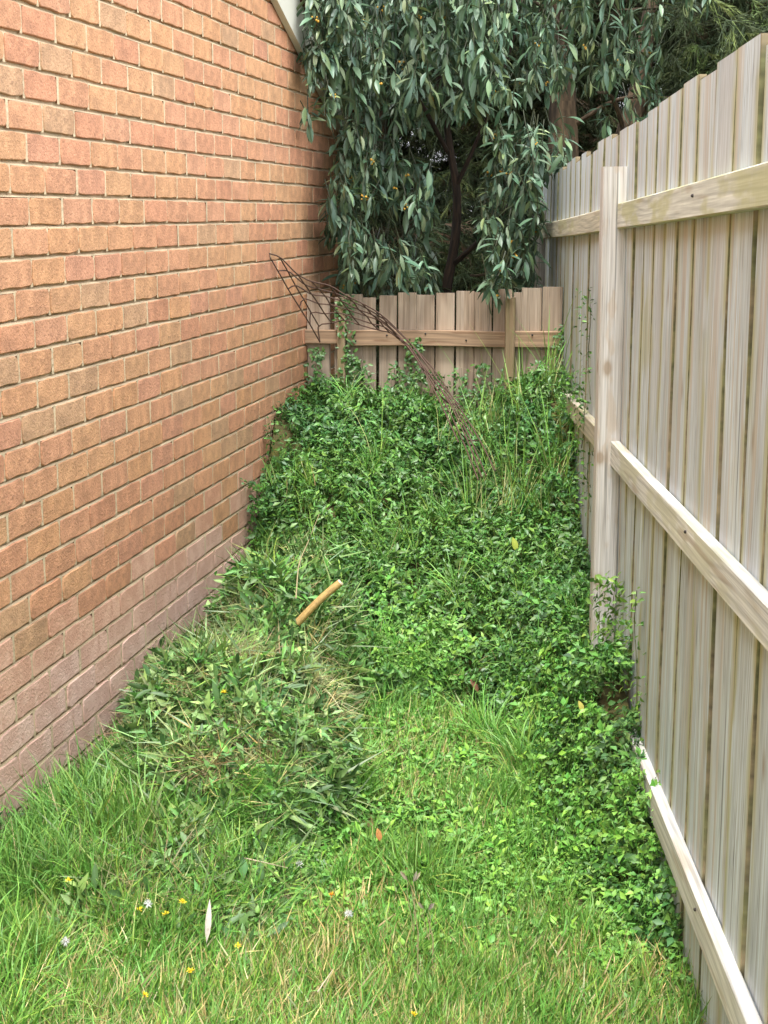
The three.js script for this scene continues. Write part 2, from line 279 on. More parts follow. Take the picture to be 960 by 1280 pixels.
// ---------------------------------------------------------------- timber
function boardGeo(x0, x1, y0, y1, z0, z1, o = {}) { // chamfered board; x along the fence, y up, z through; uv from (x,y) by o.uv; o.slope drops y with x; lengthwise axis o.axis
  const c = o.c ?? 0.0025, P = [], U = [], I = [], N = [], ax = o.axis ?? 'y', lift = (x) => -(o.slope ?? 0) * x;
  const push = (p, n) => { P.push(p[0], p[1] + lift(p[0]), p[2]); N.push(...n); const q = o.uv ? o.uv(p[0], p[1], p[2], n) : [p[0], p[1]]; U.push(q[0], q[1]); return P.length / 3 - 1; };
  const quad = (a, b, d, e) => { const n = V(b[0] - a[0], b[1] - a[1], b[2] - a[2]).cross(V(e[0] - a[0], e[1] - a[1], e[2] - a[2])).normalize().toArray(), i = [a, b, d, e].map((p) => push(p, n)); I.push(i[0], i[1], i[2], i[0], i[2], i[3]); };
  const sec = ax === 'y' ? [[x0 + c, z1], [x1 - c, z1], [x1, z1 - c], [x1, z0 + c], [x1 - c, z0], [x0 + c, z0], [x0, z0 + c], [x0, z1 - c]] : [[y0 + c, z0], [y1 - c, z0], [y1, z0 + c], [y1, z1 - c], [y1 - c, z1], [y0 + c, z1], [y0, z1 - c], [y0, z0 + c]];
  const a0 = ax === 'y' ? y0 : x0, a1 = ax === 'y' ? y1 : x1, seg = o.seg ?? 1, wob = o.wob ?? (() => [0, 0]);
  const pt = (k, t) => { const a = lerp(a0, a1, t), w = wob(t), s = sec[k % 8]; return ax === 'y' ? [s[0] + w[0], a, s[1] + w[1]] : [a, s[0] + w[0], s[1] + w[1]]; };
  for (let k = 0; k < 8; k++) for (let j = 0; j < seg; j++) quad(pt(k, j / seg), pt(k + 1, j / seg), pt(k + 1, (j + 1) / seg), pt(k, (j + 1) / seg));
  for (const [t, d] of [[0, -1], [1, 1]]) { const ids = []; for (let k = 0; k < 8; k++) { const p = pt(k, t); if (ax === 'y' && d > 0 && o.topSkew) p[1] += o.topSkew * (p[0] - (x0 + x1) / 2); ids.push(push(p, ax === 'y' ? [0, d, 0] : [d, 0, 0])); } for (let k = 1; k < 7; k++) d > 0 ? I.push(ids[0], ids[k], ids[k + 1]) : I.push(ids[0], ids[k + 1], ids[k]); }
  const g = new THREE.BufferGeometry(); g.setAttribute('position', new THREE.Float32BufferAttribute(P, 3)); g.setAttribute('normal', new THREE.Float32BufferAttribute(N, 3)); g.setAttribute('uv', new THREE.Float32BufferAttribute(U, 2)); g.setIndex(I); return g;
}
// weathered timber colour: x across the grain (m), y along it (m)
function timber(x, y, seed, base) {
  const wx = x + 0.004 * (fbm(y * 2.2, x * 9, seed, 3) - 0.5) * 2, f = fbm(wx * 620, y * 9, seed + 3, 3), g = fbm(wx * 150, y * 1.6, seed + 5, 3), b = fbm(x * 14, y * 2.2, seed + 7, 4);
  let k = 0.93 + (f - 0.5) * 0.28 + (g - 0.5) * 0.18 + (b - 0.5) * 0.22;
  if (f < 0.30) k -= (0.30 - f) * 1.1;                                   // open checks along the grain
  k -= 0.30 * ss(0.80, 0.90, noise(wx * 170, y * 2.0, seed + 11)) * ss(0.35, 0.6, b);
  return [base[0] * k, base[1] * k * (1 - (0.5 - g) * 0.04), base[2] * k * (1 - (0.5 - g) * 0.10)];
}
function rings(x, y, seed, base) { // flat-sawn face: y across the rail, x along it
  let w = 0; const kx = [0.9, 2.3, 3.7, 5.2].map((a, i) => a + 0.5 * hash(seed, i, 2));
  let yy = y * 1.0 + 0.018 * (fbm(x * 1.3, seed, 4, 3) - 0.5);
  for (const k of kx) { const d = (x - k), e = (y - 0.045 - 0.03 * (hash(seed, Math.round(k * 10), 5) - 0.5)); w += 0.022 * Math.exp(-(d * d) / 0.05 - (e * e) / 0.0012); }
  const ph = (yy + w) * 130 + 2.2 * fbm(x * 2.1, y * 20, seed + 1, 3), ring = Math.pow(0.5 + 0.5 * Math.sin(ph * 2), 3);
  const f = fbm(x * 6, y * 420, seed + 8, 3), b = fbm(x * 2, y * 12, seed + 9, 4);
  const k = 0.96 - ring * 0.10 + (f - 0.5) * 0.30 + (b - 0.5) * 0.18;
  return [base[0] * k, base[1] * k, base[2] * k];
}
const mixC = (a, b, t) => [lerp(a[0], b[0], t), lerp(a[1], b[1], t), lerp(a[2], b[2], t)];

// ---------------------------------------------------------------- side paling fence
const S0 = 3.0, fence = root('paling_fence', [FN.x * FP + FD.x * S0, -0.15, FN.z * FP + FD.z * S0]);
fence.quaternion.setFromRotationMatrix(new THREE.Matrix4().makeBasis(FD, UP, FN));
tag(fence, 'tall pale weathered timber paling fence with three sloping rails', 'fence');
{
  const r = rngOf(5), Y = (y) => y + 0.15 - FSLOPE * S0, boards = [];           // local height at local x = 0
  const marks = [957.5, 929, 900, 874.8, 854.5, 835.5, 820, 807, 795.4, 784].map((u) => FP / 1 * (1 / ((u - 541) / FPX)) * 0.985 - S0);
  let s = marks[0]; const edges = [];
  for (let q = s - 0.228; q > -2.6; q -= 0.228) edges.unshift(q);
  edges.push(...marks); for (let q = marks[marks.length - 1] + 0.228; q < 6.6; q += 0.222 + r() * 0.016) edges.push(q);
  for (let k = 0; k < edges.length - 1; k++) { const gap = 0.008 + r() * 0.016; boards.push([edges[k] + gap, edges[k + 1], r()]); }
  const LY = -0.25, LH = 2.6, sheet = (LX, LW, W) => tex(W, 1024, (u, v) => {
    const edgeStrip = u > 0.985, x = edgeStrip ? u * 9 : LX + u / 0.985 * LW, y = LY + v * LH; let lo = 0, hi = boards.length - 1;
    if (edgeStrip) { const n = fbm(u * 300, y * 9, 431, 4), f = fbm(u * 900, y * 60, 433, 3), k = 0.82 + (f - 0.5) * 0.5; return mixC([0.62 * k, 0.56 * k, 0.44 * k], [0.53 * k, 0.53 * k, 0.36 * k], ss(0.35, 0.65, n)); }   // damp, algae-stained sawn edges
    while (lo < hi) { const m = (lo + hi + 1) >> 1; if (boards[m][0] - 0.012 <= x) lo = m; else hi = m - 1; }
    const b = boards[lo], seed = 300 + lo * 13, t = b[2], base = mixC([0.805, 0.85, 0.87], [0.765, 0.80, 0.815], t);
    let c = timber(x, y, seed, base); const e = Math.min(Math.abs(x - b[0]), Math.abs(b[1] - x)), yw = y + FSLOPE * x;
    const n = fbm(x * 12, y * 5, 401, 4), edge = 1 - ss(0.0, 0.045, e), zone = 0.35 + 0.65 * ss(0.9, 1.6, x);
    const al = clamp(edge * ss(0.32, 0.56, n) * 0.95 + 0.5 * ss(0.56, 0.70, fbm(x * 7, y * 2.6, 403, 4)) * ss(1.15, 1.45, yw) * (1 - ss(1.86, 1.95, yw)) * zone, 0, 0.75);
    c = mixC(c, [0.64, 0.635, 0.47], al);                                     // green algae along edges and where water runs under the top rail
    c = mixC(c, [0.69, 0.62, 0.54], ss(0.56, 0.74, fbm(x * 34, y * 1.4, 405, 4)) * 0.5);
    c = mixC(c, [0.70, 0.695, 0.69], ss(0.52, 0.72, fbm(x * 11, y * 1.0, 407, 4)) * 0.4);
    const kn = hash(lo, 71), ky = 0.3 + kn * 1.4, kx = lerp(b[0], b[1], 0.3 + 0.4 * hash(lo, 72)), kd = Math.exp(-(((x - kx) / 0.012) ** 2) - ((y - ky) / 0.03) ** 2); if (hash(lo, 73) < 0.55) c = mixC(c, [0.52, 0.45, 0.37], 0.6 * kd);
    return c;
  });
  const NX = [-0.7, 7.3], FT = sheet(...NX, 2048);
  FT.wrapS = FT.wrapT = THREE.ClampToEdgeWrapping;
  const uvOf = ([LX, LW]) => (x, y, z, n) => [Math.abs(n[0]) > 0.6 ? 0.9925 : clamp((x - LX) / LW, 0, 1) * 0.984, (y - LY) / LH];
  const gt = tex(256, 64, (u, v) => { const k = fbm(u * 60, v * 2, 411, 3); return [k, k, k]; }, false); gt.repeat.set(28, 4);
  const pm = std({ map: FT, roughness: 0.9 }), uv = uvOf(NX);
  boards.forEach(([a, b, t], k) => {
    const h = Y(2.104) + (hash(k, 3) - 0.5) * 0.034, ph = hash(k, 9) * 6, am = 0.0035;
    const g = boardGeo(a, b, 0.0, h, 0.0, 0.019, { slope: FSLOPE, uv, seg: 4, wob: (q) => [am * Math.sin(ph + q * 3), 0.003 * Math.sin(ph * 2 + q * 4)], topSkew: (hash(k, 5) - 0.5) * 0.05, c: 0.002 });
    part('paling', g, pm, fence);
    if (k < boards.length - 1) { // the second, lapping layer behind the gaps
      const nx = boards[k + 1][0], c0 = b - 0.05, c1 = nx + 0.05;
      part('lapped_paling', boardGeo(c0, c1, 0.02, h - 0.02 - hash(k, 12) * 0.02, 0.0245, 0.04, { slope: FSLOPE, uv, c: 0.002 }), pm, fence);
    }
  });
  // rails: near length up to the post, then beyond it
  const RT = tex(2048, 512, (u, v) => {
    const x = u * 6.6, strip = Math.floor(v * 6), y = (v * 6 - strip) * 0.13, b = [[0.81, 0.82, 0.78], [0.84, 0.845, 0.825], [0.85, 0.85, 0.83], [0.78, 0.76, 0.68], [0.77, 0.74, 0.66], [0.77, 0.74, 0.66]][strip];
    let c = rings(x, y, 500 + strip * 31, b);
    const n = fbm(x * 5, y * 18, 511 + strip, 4), green = [0.75, 0.35, 0.12, 0.6, 0.65, 0.5][strip] * ss(0.42, 0.66, n); c = mixC(c, [0.66, 0.66, 0.46], green * 0.8);
    const k2 = ss(0.62, 0.8, fbm(x * 3, y * 40, 521 + strip, 3)) * 0.35; return mixC(c, [0.55, 0.47, 0.37], k2);
  });
  const rmat = std({ map: RT, roughness: 0.88, bumpMap: gt, bumpScale: 0.0006 });
  const POST = 2.06; let strip = 0;
  const rail = (x0, x1, yb, yt, st) => {
    const uvr = (x, y, z, n) => [(x + 2.8 + st * 0.7) / 6.6, (st + 0.06 + (Math.abs(n[1]) > 0.7 ? 0.70 + (0 - z) * 6 : (y - Y(yb)) / (yt - yb) * 0.62)) / 6];
    return part('rail', boardGeo(x0, x1, Y(yb), Y(yt), -0.032, -0.001, { slope: FSLOPE, axis: 'x', seg: 6, uv: uvr, c: 0.003, wob: (t) => [0.003 * Math.sin(t * 5 + st), 0] }), rmat, fence);
  };
  const R = [[1.781, 1.861], [1.001, 1.082], [0.194, 0.277]];
  R.forEach(([a, b], k) => { rail(-2.6, POST + 0.004, a, b, k); rail(POST + 0.098, 6.5, a - 0.004, b - 0.006, 3 + k); });
  // posts
  const PT = tex(256, 1024, (u, v) => { const c = timber(u * 0.12, v * 2.2, 701, [0.815, 0.80, 0.775]); const n = fbm(u * 3, v * 26, 705, 4); const kn = Math.exp(-(((u - 0.45) * 9) ** 2 + ((v - 0.62) * 110) ** 2)) + Math.exp(-(((u - 0.55) * 8) ** 2 + ((v - 0.33) * 120) ** 2)) + Math.exp(-(((u - 0.6) * 8) ** 2 + ((v - 0.5) * 130) ** 2)); return mixC(mixC(c, [0.68, 0.59, 0.49], 0.35 * ss(0.6, 0.75, n)), [0.50, 0.41, 0.31], clamp(kn, 0, 0.55)); });
  const pmat = std({ map: PT, roughness: 0.9 });
  for (const px of [POST, POST - 3.5, POST + 3.6]) {
    part('post', boardGeo(px, px + 0.1, -0.1, Y(1.975) - FSLOPE * px, -0.08, -0.0015, { uv: (x, y, z, n) => [Math.abs(n[0]) > 0.7 ? -z * 9 : (x - px) * 9, y / 2.5 + 0.08], c: 0.004, seg: 4, wob: (t) => [0.0, 0.003 * Math.sin(t * 3)] }), pmat, fence);
  }
  // nail heads on the rails
  const ng = new THREE.SphereGeometry(0.0045, 6, 4), nm = std({ color: new THREE.Color().setRGB(0.06, 0.05, 0.045), roughness: 0.7, metalness: 0.4 });
  for (const [x, y] of [[0.52, 1.055], [0.6, 1.83], [2.5, 1.05], [1.3, 0.24], [0.2, 0.25]]) { const m = part('nail', ng, nm, fence); m.position.set(x, Y(y) - FSLOPE * x, -0.034); }
}

// ---------------------------------------------------------------- low back fence
const bfence = root('back_fence', [BL.x, 0.0, BL.z]);
bfence.quaternion.setFromRotationMatrix(new THREE.Matrix4().makeBasis(BD, UP, BN));
tag(bfence, 'low brown paling fence closing the gap between wall and tall fence', 'fence');
{
  const r = rngOf(9), BT = tex(1024, 512, (u, v) => {
    const x = u * 1.4, y = v * 1.5, b = Math.floor(x / 0.098); let c = timber(x, y, 800 + b * 7, mixC([0.67, 0.605, 0.53], [0.61, 0.535, 0.455], hash(b, 4)));
    const st = ss(0.55, 0.8, fbm(x * 22, y * 2.5, 811, 4)) * 0.5; c = mixC(c, [0.42, 0.33, 0.26], st); return mixC(c, [0.74, 0.67, 0.59], 0.7 * ss(0.5, 0.7, fbm(x * 16, y * 2, 815, 4)));
  });
  const m = std({ map: BT, roughness: 0.92 }), uv = (x, y) => [x / 1.4, y / 1.5];
  const boards = [[0.003, 0.066, 1.322], [0.070, 0.122, 1.318], [0.142, 0.188, 1.30], [0.192, 0.282, 1.315], [0.287, 0.352, 1.30], [0.366, 0.452, 1.31], [0.458, 0.548, 1.325], [0.553, 0.642, 1.315], [0.647, 0.738, 1.325], [0.744, 0.832, 1.335], [0.838, 0.922, 1.33], [0.928, 1.018, 1.345], [1.023, 1.062, 1.33], [1.066, 1.162, 1.352], [1.166, 1.262, 1.358]];
  boards.forEach(([a, b, h], k) => part('paling', boardGeo(a, b, -0.12, h, -0.016 - hash(k, 7) * 0.004, -0.001, { uv, c: 0.002, seg: 3, wob: (t) => [0.003 * Math.sin(k * 2 + t * 3), 0.0015 * Math.sin(k + t * 4)], topSkew: (hash(k, 2) - 0.5) * 0.06 }), m, bfence));
  const railT = tex(1024, 128, (u, v) => { const c = rings(u * 1.4 + 0.3, v * 0.11, 901, [0.68, 0.57, 0.46]); return mixC(c, [0.45, 0.34, 0.25], 0.5 * ss(0.58, 0.75, fbm(u * 9, v * 6, 905, 4))); });
  const rm = std({ map: railT, roughness: 0.9 }), uvr = (x, y, z, n) => [x / 1.4, Math.abs(n[1]) > 0.7 ? 0.85 + z * 3 : (y - 1.05) / 0.13];
  part('rail', boardGeo(-0.002, 0.166, 1.074, 1.142, 0.0, 0.032, { axis: 'x', uv: uvr, c: 0.003 }), rm, bfence);
  part('rail', boardGeo(0.212, 0.992, 1.066, 1.142, 0.0, 0.034, { axis: 'x', uv: uvr, c: 0.003, seg: 4, wob: (t) => [0.004 * Math.sin(t * 3), 0] }), rm, bfence);
  part('rail', boardGeo(1.034, 1.26, 1.069, 1.147, 0.0, 0.032, { axis: 'x', uv: (x, y, z, n) => [x / 1.4 + 0.3, uvr(x, y, z, n)[1]], c: 0.003 }), rm, bfence);
  const pm = std({ map: tex(128, 512, (u, v) => mixC(timber(u * 0.05, v * 1.4, 931, [0.66, 0.575, 0.455]), [0.52, 0.50, 0.33], 0.45 * ss(0.5, 0.7, fbm(u * 4, v * 9, 935, 4)))), roughness: 0.92 }), uvp = (x, y, z, n) => [(Math.abs(n[0]) > 0.7 ? z : x) * 18, y / 1.4];
  part('post', boardGeo(0.165, 0.205, -0.15, 1.285, -0.0005, 0.055, { uv: uvp, c: 0.004 }), pm, bfence);
  part('post', boardGeo(0.990, 1.036, -0.15, 1.306, -0.0005, 0.06, { uv: uvp, c: 0.006, topSkew: 0.2 }), pm, bfence);
  const ng = new THREE.SphereGeometry(0.005, 6, 4), nm = std({ color: new THREE.Color().setRGB(0.035, 0.03, 0.028), roughness: 0.8 });
  for (const [x, y] of [[0.25, 1.12], [0.255, 1.09], [0.41, 1.12], [0.60, 1.13], [0.80, 1.10], [1.225, 1.12], [1.228, 1.09], [1.12, 1.13]]) { const n = part('nail', ng, nm, bfence); n.position.set(x, y, 0.035); }
}

// ---------------------------------------------------------------- rusty wire mesh
{
  const T = [[334, 316], [349, 322], [372, 343], [390, 351], [412, 357], [433, 369], [452, 379], [476, 394]], B = [[400, 428], [399, 407], [415, 404], [430, 400], [450, 406], [474, 413], [487, 415], [500, 426]];
  const zt = [-6.9, -6.96, -7.04, -7.1, -7.15, -7.18, -7.2, -7.22], zb = [-7.34, -7.33, -7.32, -7.31, -7.30, -7.29, -7.28, -7.26];
  const g = root('wire_mesh', atZ(605, 592, -6.85).toArray()), o = g.position, rm = std({ color: new THREE.Color().setRGB(0.10, 0.058, 0.042), roughness: 0.9, metalness: 0.15 });
  tag(g, 'rusty bent sheet of wire mesh propped against the low back fence', 'wire mesh');
  const r = rngOf(31), n = 6, grid = (i, j) => { const w = i / (n - 1); return atZ(lerp(T[j][0], B[j][0], w) + (r() - 0.5) * 1.6, lerp(T[j][1], B[j][1], w) + (r() - 0.5) * 1.6, lerp(zt[j], zb[j], w)); };
  const G = Array.from({ length: n }, (_, i) => T.map((_, j) => grid(i, j)));
  const wire = (pts, rad = 0.0033) => part('wire', new THREE.TubeGeometry(new THREE.CatmullRomCurve3(pts.map((p) => p.clone().sub(o))), Math.max(12, pts.length * 5), rad, 5), rm, g);
  const zE = onSurf(607, 596, 0.16).z, tail = [[512, 432, -7.2], [536, 466, lerp(-7.2, zE, 0.25)], [561, 502, lerp(-7.2, zE, 0.5)], [585, 548, lerp(-7.2, zE, 0.78)], [607, 596, zE]];
  for (let i = 0; i < n; i++) { const w = (i / (n - 1) - 0.5), pts = [...G[i]]; tail.forEach(([u, v, z], k) => { const sp = 5 + k * 5; pts.push(atZ(u - w * sp + (r() - 0.5) * 5, v + w * sp * 0.5 + (r() - 0.5) * 3, z + w * 0.12)); }); wire(pts.slice(0, pts.length - Math.floor(r() * 2))); }
  for (let j = 0; j < 8; j++) wire(G.map((row) => row[j]));
  for (let k = 0; k < 3; k++) { const a = tail[k + 1]; wire([atZ(a[0] - 9, a[1] - 6, a[2] + 0.05), atZ(a[0], a[1] + 2, a[2]), atZ(a[0] + 12, a[1] + 3, a[2] - 0.06)]); }
  wire([atZ(510, 425, -7.2), atZ(560, 490, -7.0), atZ(612, 545, -6.9)], 0.0022);
}
console.log('structures done');

// ---------------------------------------------------------------- vegetation: shapes
const GREEN = [0.125, 0.30, 0.048], LIME = [0.245, 0.41, 0.068], DEEP = [0.055, 0.145, 0.035], STRAW = [0.50, 0.44, 0.20], GREY = [0.19, 0.28, 0.12];
const softLeaf = leafMat(0.5), duskLeaf = leafMat(0.42), dryMat = leafMat(0.8);
const pick = (r, ...w) => { let t = r(); for (let i = 0; i < w.length; i += 2) { if (t < w[i]) return w[i + 1]; t -= w[i]; } return w[w.length - 1]; };
const tintC = (r, a = 0.16) => { const k = 1 + (r() - 0.5) * 2 * a; return [k * (1 + (r() - 0.5) * 0.14), k, k * (1 + (r() - 0.5) * 0.14)]; };
function grassTuft(seed, n, l0, l1, w, spread, dry, bend, seg = 2) {
  const r = rngOf(seed), g = new Geo();
  for (let k = 0; k < n; k++) { const d = randDir(r, 0.7, 1.45), s = V(-d.z, 0, d.x).normalize().applyAxisAngle(UP, (r() - 0.5) * 1.6); g.blade(V((r() - 0.5) * spread, -0.012, (r() - 0.5) * spread), d, s, lerp(l0, l1, r()), w * (0.7 + r() * 0.6), bend * (0.3 + r()), vary(r, pick(r, dry, STRAW, 0.25, LIME, 1, GREEN), 0.3, 0.2), seg); }
  return g;
}
function sprig(seed, n, stem, l0, l1, ratio, cols, o = {}) { // leafy shoot growing up
  const r = rngOf(seed), g = new Geo(), lean = randDir(r, 1.0, 1.5), pts = [0, 0.35, 0.7, 1].map((t) => V(lean.x * stem * t * t * 0.8, stem * t - 0.02, lean.z * stem * t * t * 0.8));
  g.blade(pts[0], pts[3].clone().sub(pts[0]), V(1, 0, 0), stem, 0.003, 0, vary(r, [0.12, 0.17, 0.05], 0.2), 2);
  for (let k = 0; k < n; k++) {
    const t = (o.from ?? 0.15) + (1 - (o.from ?? 0.15)) * (k + r()) / n, i = Math.min(2, Math.floor(t * 3)), b = pts[i].clone().lerp(pts[i + 1], t * 3 - i), d = randDir(r, o.lo ?? -0.25, o.hi ?? 0.75), L = lerp(l0, l1, r());
    g.leaf(b, d, V(0, 1, 0).add(V((r() - 0.5) * 0.9, 0, (r() - 0.5) * 0.9)), L, L * ratio * (0.75 + r() * 0.5), 0.2 + r() * 0.9, vary(r, cols[Math.floor(r() * cols.length)], 0.32, 0.18), 0.35, 1);
  }
  return g;
}
function tangle(seed, n, l0, l1, w, cols, flat = 0.3) { // pulled stalks and leaves lying any way
  const r = rngOf(seed), g = new Geo();
  for (let k = 0; k < n; k++) { const d = randDir(r, -0.25, flat + 0.3), c = vary(r, cols[Math.floor(r() * cols.length)], 0.35, 0.15), b = V((r() - 0.5) * 0.07, (r() - 0.3) * 0.03, (r() - 0.5) * 0.07); if (w > 0.006) g.leaf(b, d, randDir(r, 0.3, 1.5), lerp(l0, l1, r()), w * (0.6 + r() * 0.8), 0.2 + r() * 0.9, c, 0.4, r() < 0.3 ? 3 : 1); else g.blade(b, d, randDir(r, -1, 1), lerp(l0, l1, r()), w * (0.7 + r() * 0.6), (r() - 0.3) * 0.9, c, 2); }
  return g;
}
// a mat of plants: n of the given kinds within radius R, thinning out to the rim, nothing alike
function mat(seed, kinds, n, R, lean = 0.45, depth = 0.0, sc = [0.65, 1.35]) {
  const r = rngOf(seed), g = new Geo(), M = new THREE.Matrix4(), S = V();
  for (let k = 0; k < n; k++) { const a = r() * 6.2832, q = R * Math.pow(r(), 0.62), s = lerp(sc[0], sc[1], r()); g.add(kinds[Math.floor(r() * kinds.length)], M.compose(V(Math.cos(a) * q, -r() * depth, Math.sin(a) * q), growQ(r, UP, lean), S.setScalar(s)), tintC(r, 0.2)); }
  return g.build();
}
const seq = (n, f) => Array.from({ length: n }, (_, k) => f(k + 1));
const short_ = seq(6, (k) => grassTuft(10 + k, 16, 0.03, 0.085, 0.0032, 0.06, 0.22, 0.8)), green_ = seq(6, (k) => grassTuft(20 + k, 14, 0.04, 0.115, 0.0042, 0.06, 0.06, 1.0)), long_ = seq(6, (k) => grassTuft(30 + k, 12, 0.13, 0.28, 0.0050, 0.05, 0.05, 1.5, 4));
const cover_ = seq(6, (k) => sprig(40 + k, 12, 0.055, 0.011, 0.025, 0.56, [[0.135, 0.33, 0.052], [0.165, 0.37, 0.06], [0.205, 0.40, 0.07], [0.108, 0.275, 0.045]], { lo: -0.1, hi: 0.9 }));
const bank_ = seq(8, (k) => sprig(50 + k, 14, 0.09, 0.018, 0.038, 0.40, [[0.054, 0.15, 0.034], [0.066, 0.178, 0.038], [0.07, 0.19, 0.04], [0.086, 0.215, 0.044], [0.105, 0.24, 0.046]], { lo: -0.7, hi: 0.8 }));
const broad_ = seq(6, (k) => sprig(60 + k, 10, 0.08, 0.020, 0.042, 0.56, [GREEN, [0.08, 0.19, 0.042], [0.15, 0.29, 0.06], DEEP], { lo: -0.5, hi: 0.7 }));
const wilt_ = seq(6, (k) => tangle(70 + k, 14, 0.025, 0.06, 0.0125, [GREY, [0.14, 0.29, 0.075], GREEN, [0.25, 0.39, 0.13], [0.10, 0.21, 0.06], [0.14, 0.30, 0.07], [0.18, 0.33, 0.085]], 0.6));
const straw_ = seq(4, (k) => tangle(80 + k, 12, 0.05, 0.13, 0.0030, [STRAW, [0.38, 0.31, 0.14], [0.30, 0.20, 0.10], [0.46, 0.42, 0.20], [0.34, 0.38, 0.14]], 0.5));
const limp_ = seq(4, (k) => tangle(90 + k, 12, 0.06, 0.14, 0.0045, [GREY, GREEN, [0.16, 0.24, 0.08], LIME], 0.6));

// places on a jittered grid between wall, tall fence and back fence; fn(x,z,r) -> instance or null
function scatter(seed, step, area, fn, edge = 0.05) {
  const r = rngOf(seed), out = [];
  for (let gx = area[0]; gx < area[1]; gx += step) for (let gz = area[2]; gz < area[3]; gz += step) { const x = gx + (r() - 0.5) * step * 1.3, z = gz + (r() - 0.5) * step * 1.3; if (x < wallX(z) + edge || x > fenceX(z) - edge || z < backZ(x) + edge) continue; const o = fn(x, z, r); if (o) out.push(o); }
  return out;
}
function stuff(name, label, category) { const g = root(name, [0, 0, 0]); return tag(g, label, category, null, 'stuff'); }
function spread(g, geos, mat_, list, partName) { const by = geos.map(() => []), r = rngOf(list.length + 3); list.forEach((o) => by[Math.floor(r() * geos.length)].push(o)); by.forEach((l, k) => { if (l.length) instances(partName, geos[k], mat_, l, g); }); }
const seat = (x, z, r, n, lean, o = {}) => ({ p: V(x, surf(x, z) - (o.sink ?? 0) * r(), z), q: growQ(r, n, lean), s: (o.s0 ?? 0.8) + r() * (o.s1 ?? 0.4), c: o.c ?? tintC(r, 0.1) });
// how dry the lawn is: worn straw patches at the front, greener to the back and along the wall
const dryness = (x, z) => clamp(ss(-4.05, -3.0, z + 0.6 * (fbm(x * 2.2, z * 2.2, 111, 3) - 0.5)) * (0.35 + 0.65 * ss(-0.75, -0.2, x)) + 0.25 * (fbm(x * 4, z * 4, 113, 3) - 0.5), 0, 1);
{
  const g = stuff('lawn_grass', 'short yellowish lawn grass at the open front of the yard', 'grass'), m = seq(5, (k) => mat(1100 + k, short_, 120, 0.2));
  spread(g, m, softLeaf, scatter(1001, 0.16, [-1.35, 0.9, -5.6, -1.7], (x, z, r) => rise(x, z) > 0.06 || r() > 0.3 + 0.9 * dryness(x, z) ? null : seat(x, z, r, slopeN(x, z, 0.08), 0.05)), 'grass_blades');
}
{
  const g = stuff('green_grass', 'lush bright green grass in the middle of the yard', 'grass'), m = seq(5, (k) => mat(1120 + k, green_, 70, 0.17, 0.55));
  spread(g, m, softLeaf, scatter(1003, 0.14, [-1.35, 0.9, -5.8, -1.7], (x, z, r) => rise(x, z) > 0.16 || verge(x, z) > 0.03 || r() > (1 - 0.85 * dryness(x, z)) * (0.2 + 0.8 * ss(0.35, 0.65, fbm(x * 5, z * 5, 121, 3))) * (x > -0.35 && z < -3.6 ? 0.55 : 1) ? null : seat(x, z, r, slopeN(x, z, 0.08), 0.05)), 'grass_blades');
}
{
  const g = stuff('long_grass', 'long arching grass tussocks at the foot of the brick wall', 'grass'), m = seq(4, (k) => mat(1140 + k, long_, 26, 0.11, 0.4, 0.01, [0.6, 1.1]));
  spread(g, m, softLeaf, scatter(1005, 0.115, [-1.45, 0.95, -5.9, -1.7], (x, z, r) => {
    const wall = (1 - ss(0.1, 0.6, x - wallX(z))) * ss(-4.6, -3.9, z), n = fbm(x * 3.4, z * 3.4, 131, 3), t = Math.max(wall * 0.85, ss(0.60, 0.70, n) * 0.16, Math.exp(-(((x - 0.02) / 0.14) ** 2) - ((z + 3.95) / 0.2) ** 2) * 0.3, Math.exp(-(((x - 0.42) / 0.12) ** 2) - ((z + 4.9) / 0.25) ** 2) * 0.4);
    return pile(x, z) > 0.1 || verge(x, z) > 0.04 || r() > t ? null : seat(x, z, r, UP, 0.25, { s0: 0.5, s1: 0.55 });
  }, 0.03), 'grass_blades');
}
{
  const g = stuff('ground_cover', 'small bright oval leaved weeds carpeting the middle of the yard', 'weeds'), m = seq(5, (k) => mat(1160 + k, cover_, 80, 0.17, 0.5, 0.01));
  spread(g, m, softLeaf, scatter(1007, 0.135, [-0.3, 0.9, -5.9, -3.0], (x, z, r) => { const n = fbm(x * 4.5, z * 4.5, 141, 3); return pile(x, z) > 0.06 || rise(x, z) > 0.25 || r() > ss(-3.15, -3.8, z + (n - 0.5) * 0.9) * (0.7 + 0.6 * ss(0.35, 0.6, n)) ? null : seat(x, z, r, slopeN(x, z, 0.08), 0.05); }), 'leaves');
}
// heaped stuff: a core of stalks and litter, then leaves all over it
function core(test, drop, x0, x1, z0, z1, st = 0.05) {
  const nx = Math.round((x1 - x0) / st), nz = Math.round((z1 - z0) / st), P = [], I = [], id = (i, j) => j * (nx + 1) + i, ok = [], U = [];
  for (let j = 0; j <= nz; j++) for (let i = 0; i <= nx; i++) { let x = x0 + i * st, z = z0 + j * st; x = clamp(x, wallX(z) + 0.01, fenceX(z) - 0.01); z = Math.max(z, backZ(x) + 0.02); const h = test(x, z); ok.push(h > 0.03); P.push(x, gnd(x, z) + Math.max(-0.03, h - drop), z); U.push(x, z - h); }
  for (let j = 0; j < nz; j++) for (let i = 0; i < nx; i++) { const a = id(i, j), b = id(i + 1, j), c = id(i, j + 1), d = id(i + 1, j + 1); if (ok[a] || ok[b] || ok[c] || ok[d]) I.push(a, c, b, b, c, d); }
  const g = new THREE.BufferGeometry(); g.setAttribute('position', new THREE.Float32BufferAttribute(P, 3)); g.setAttribute('uv', new THREE.Float32BufferAttribute(U, 2)); g.setIndex(I); g.computeVertexNormals(); return g;
}
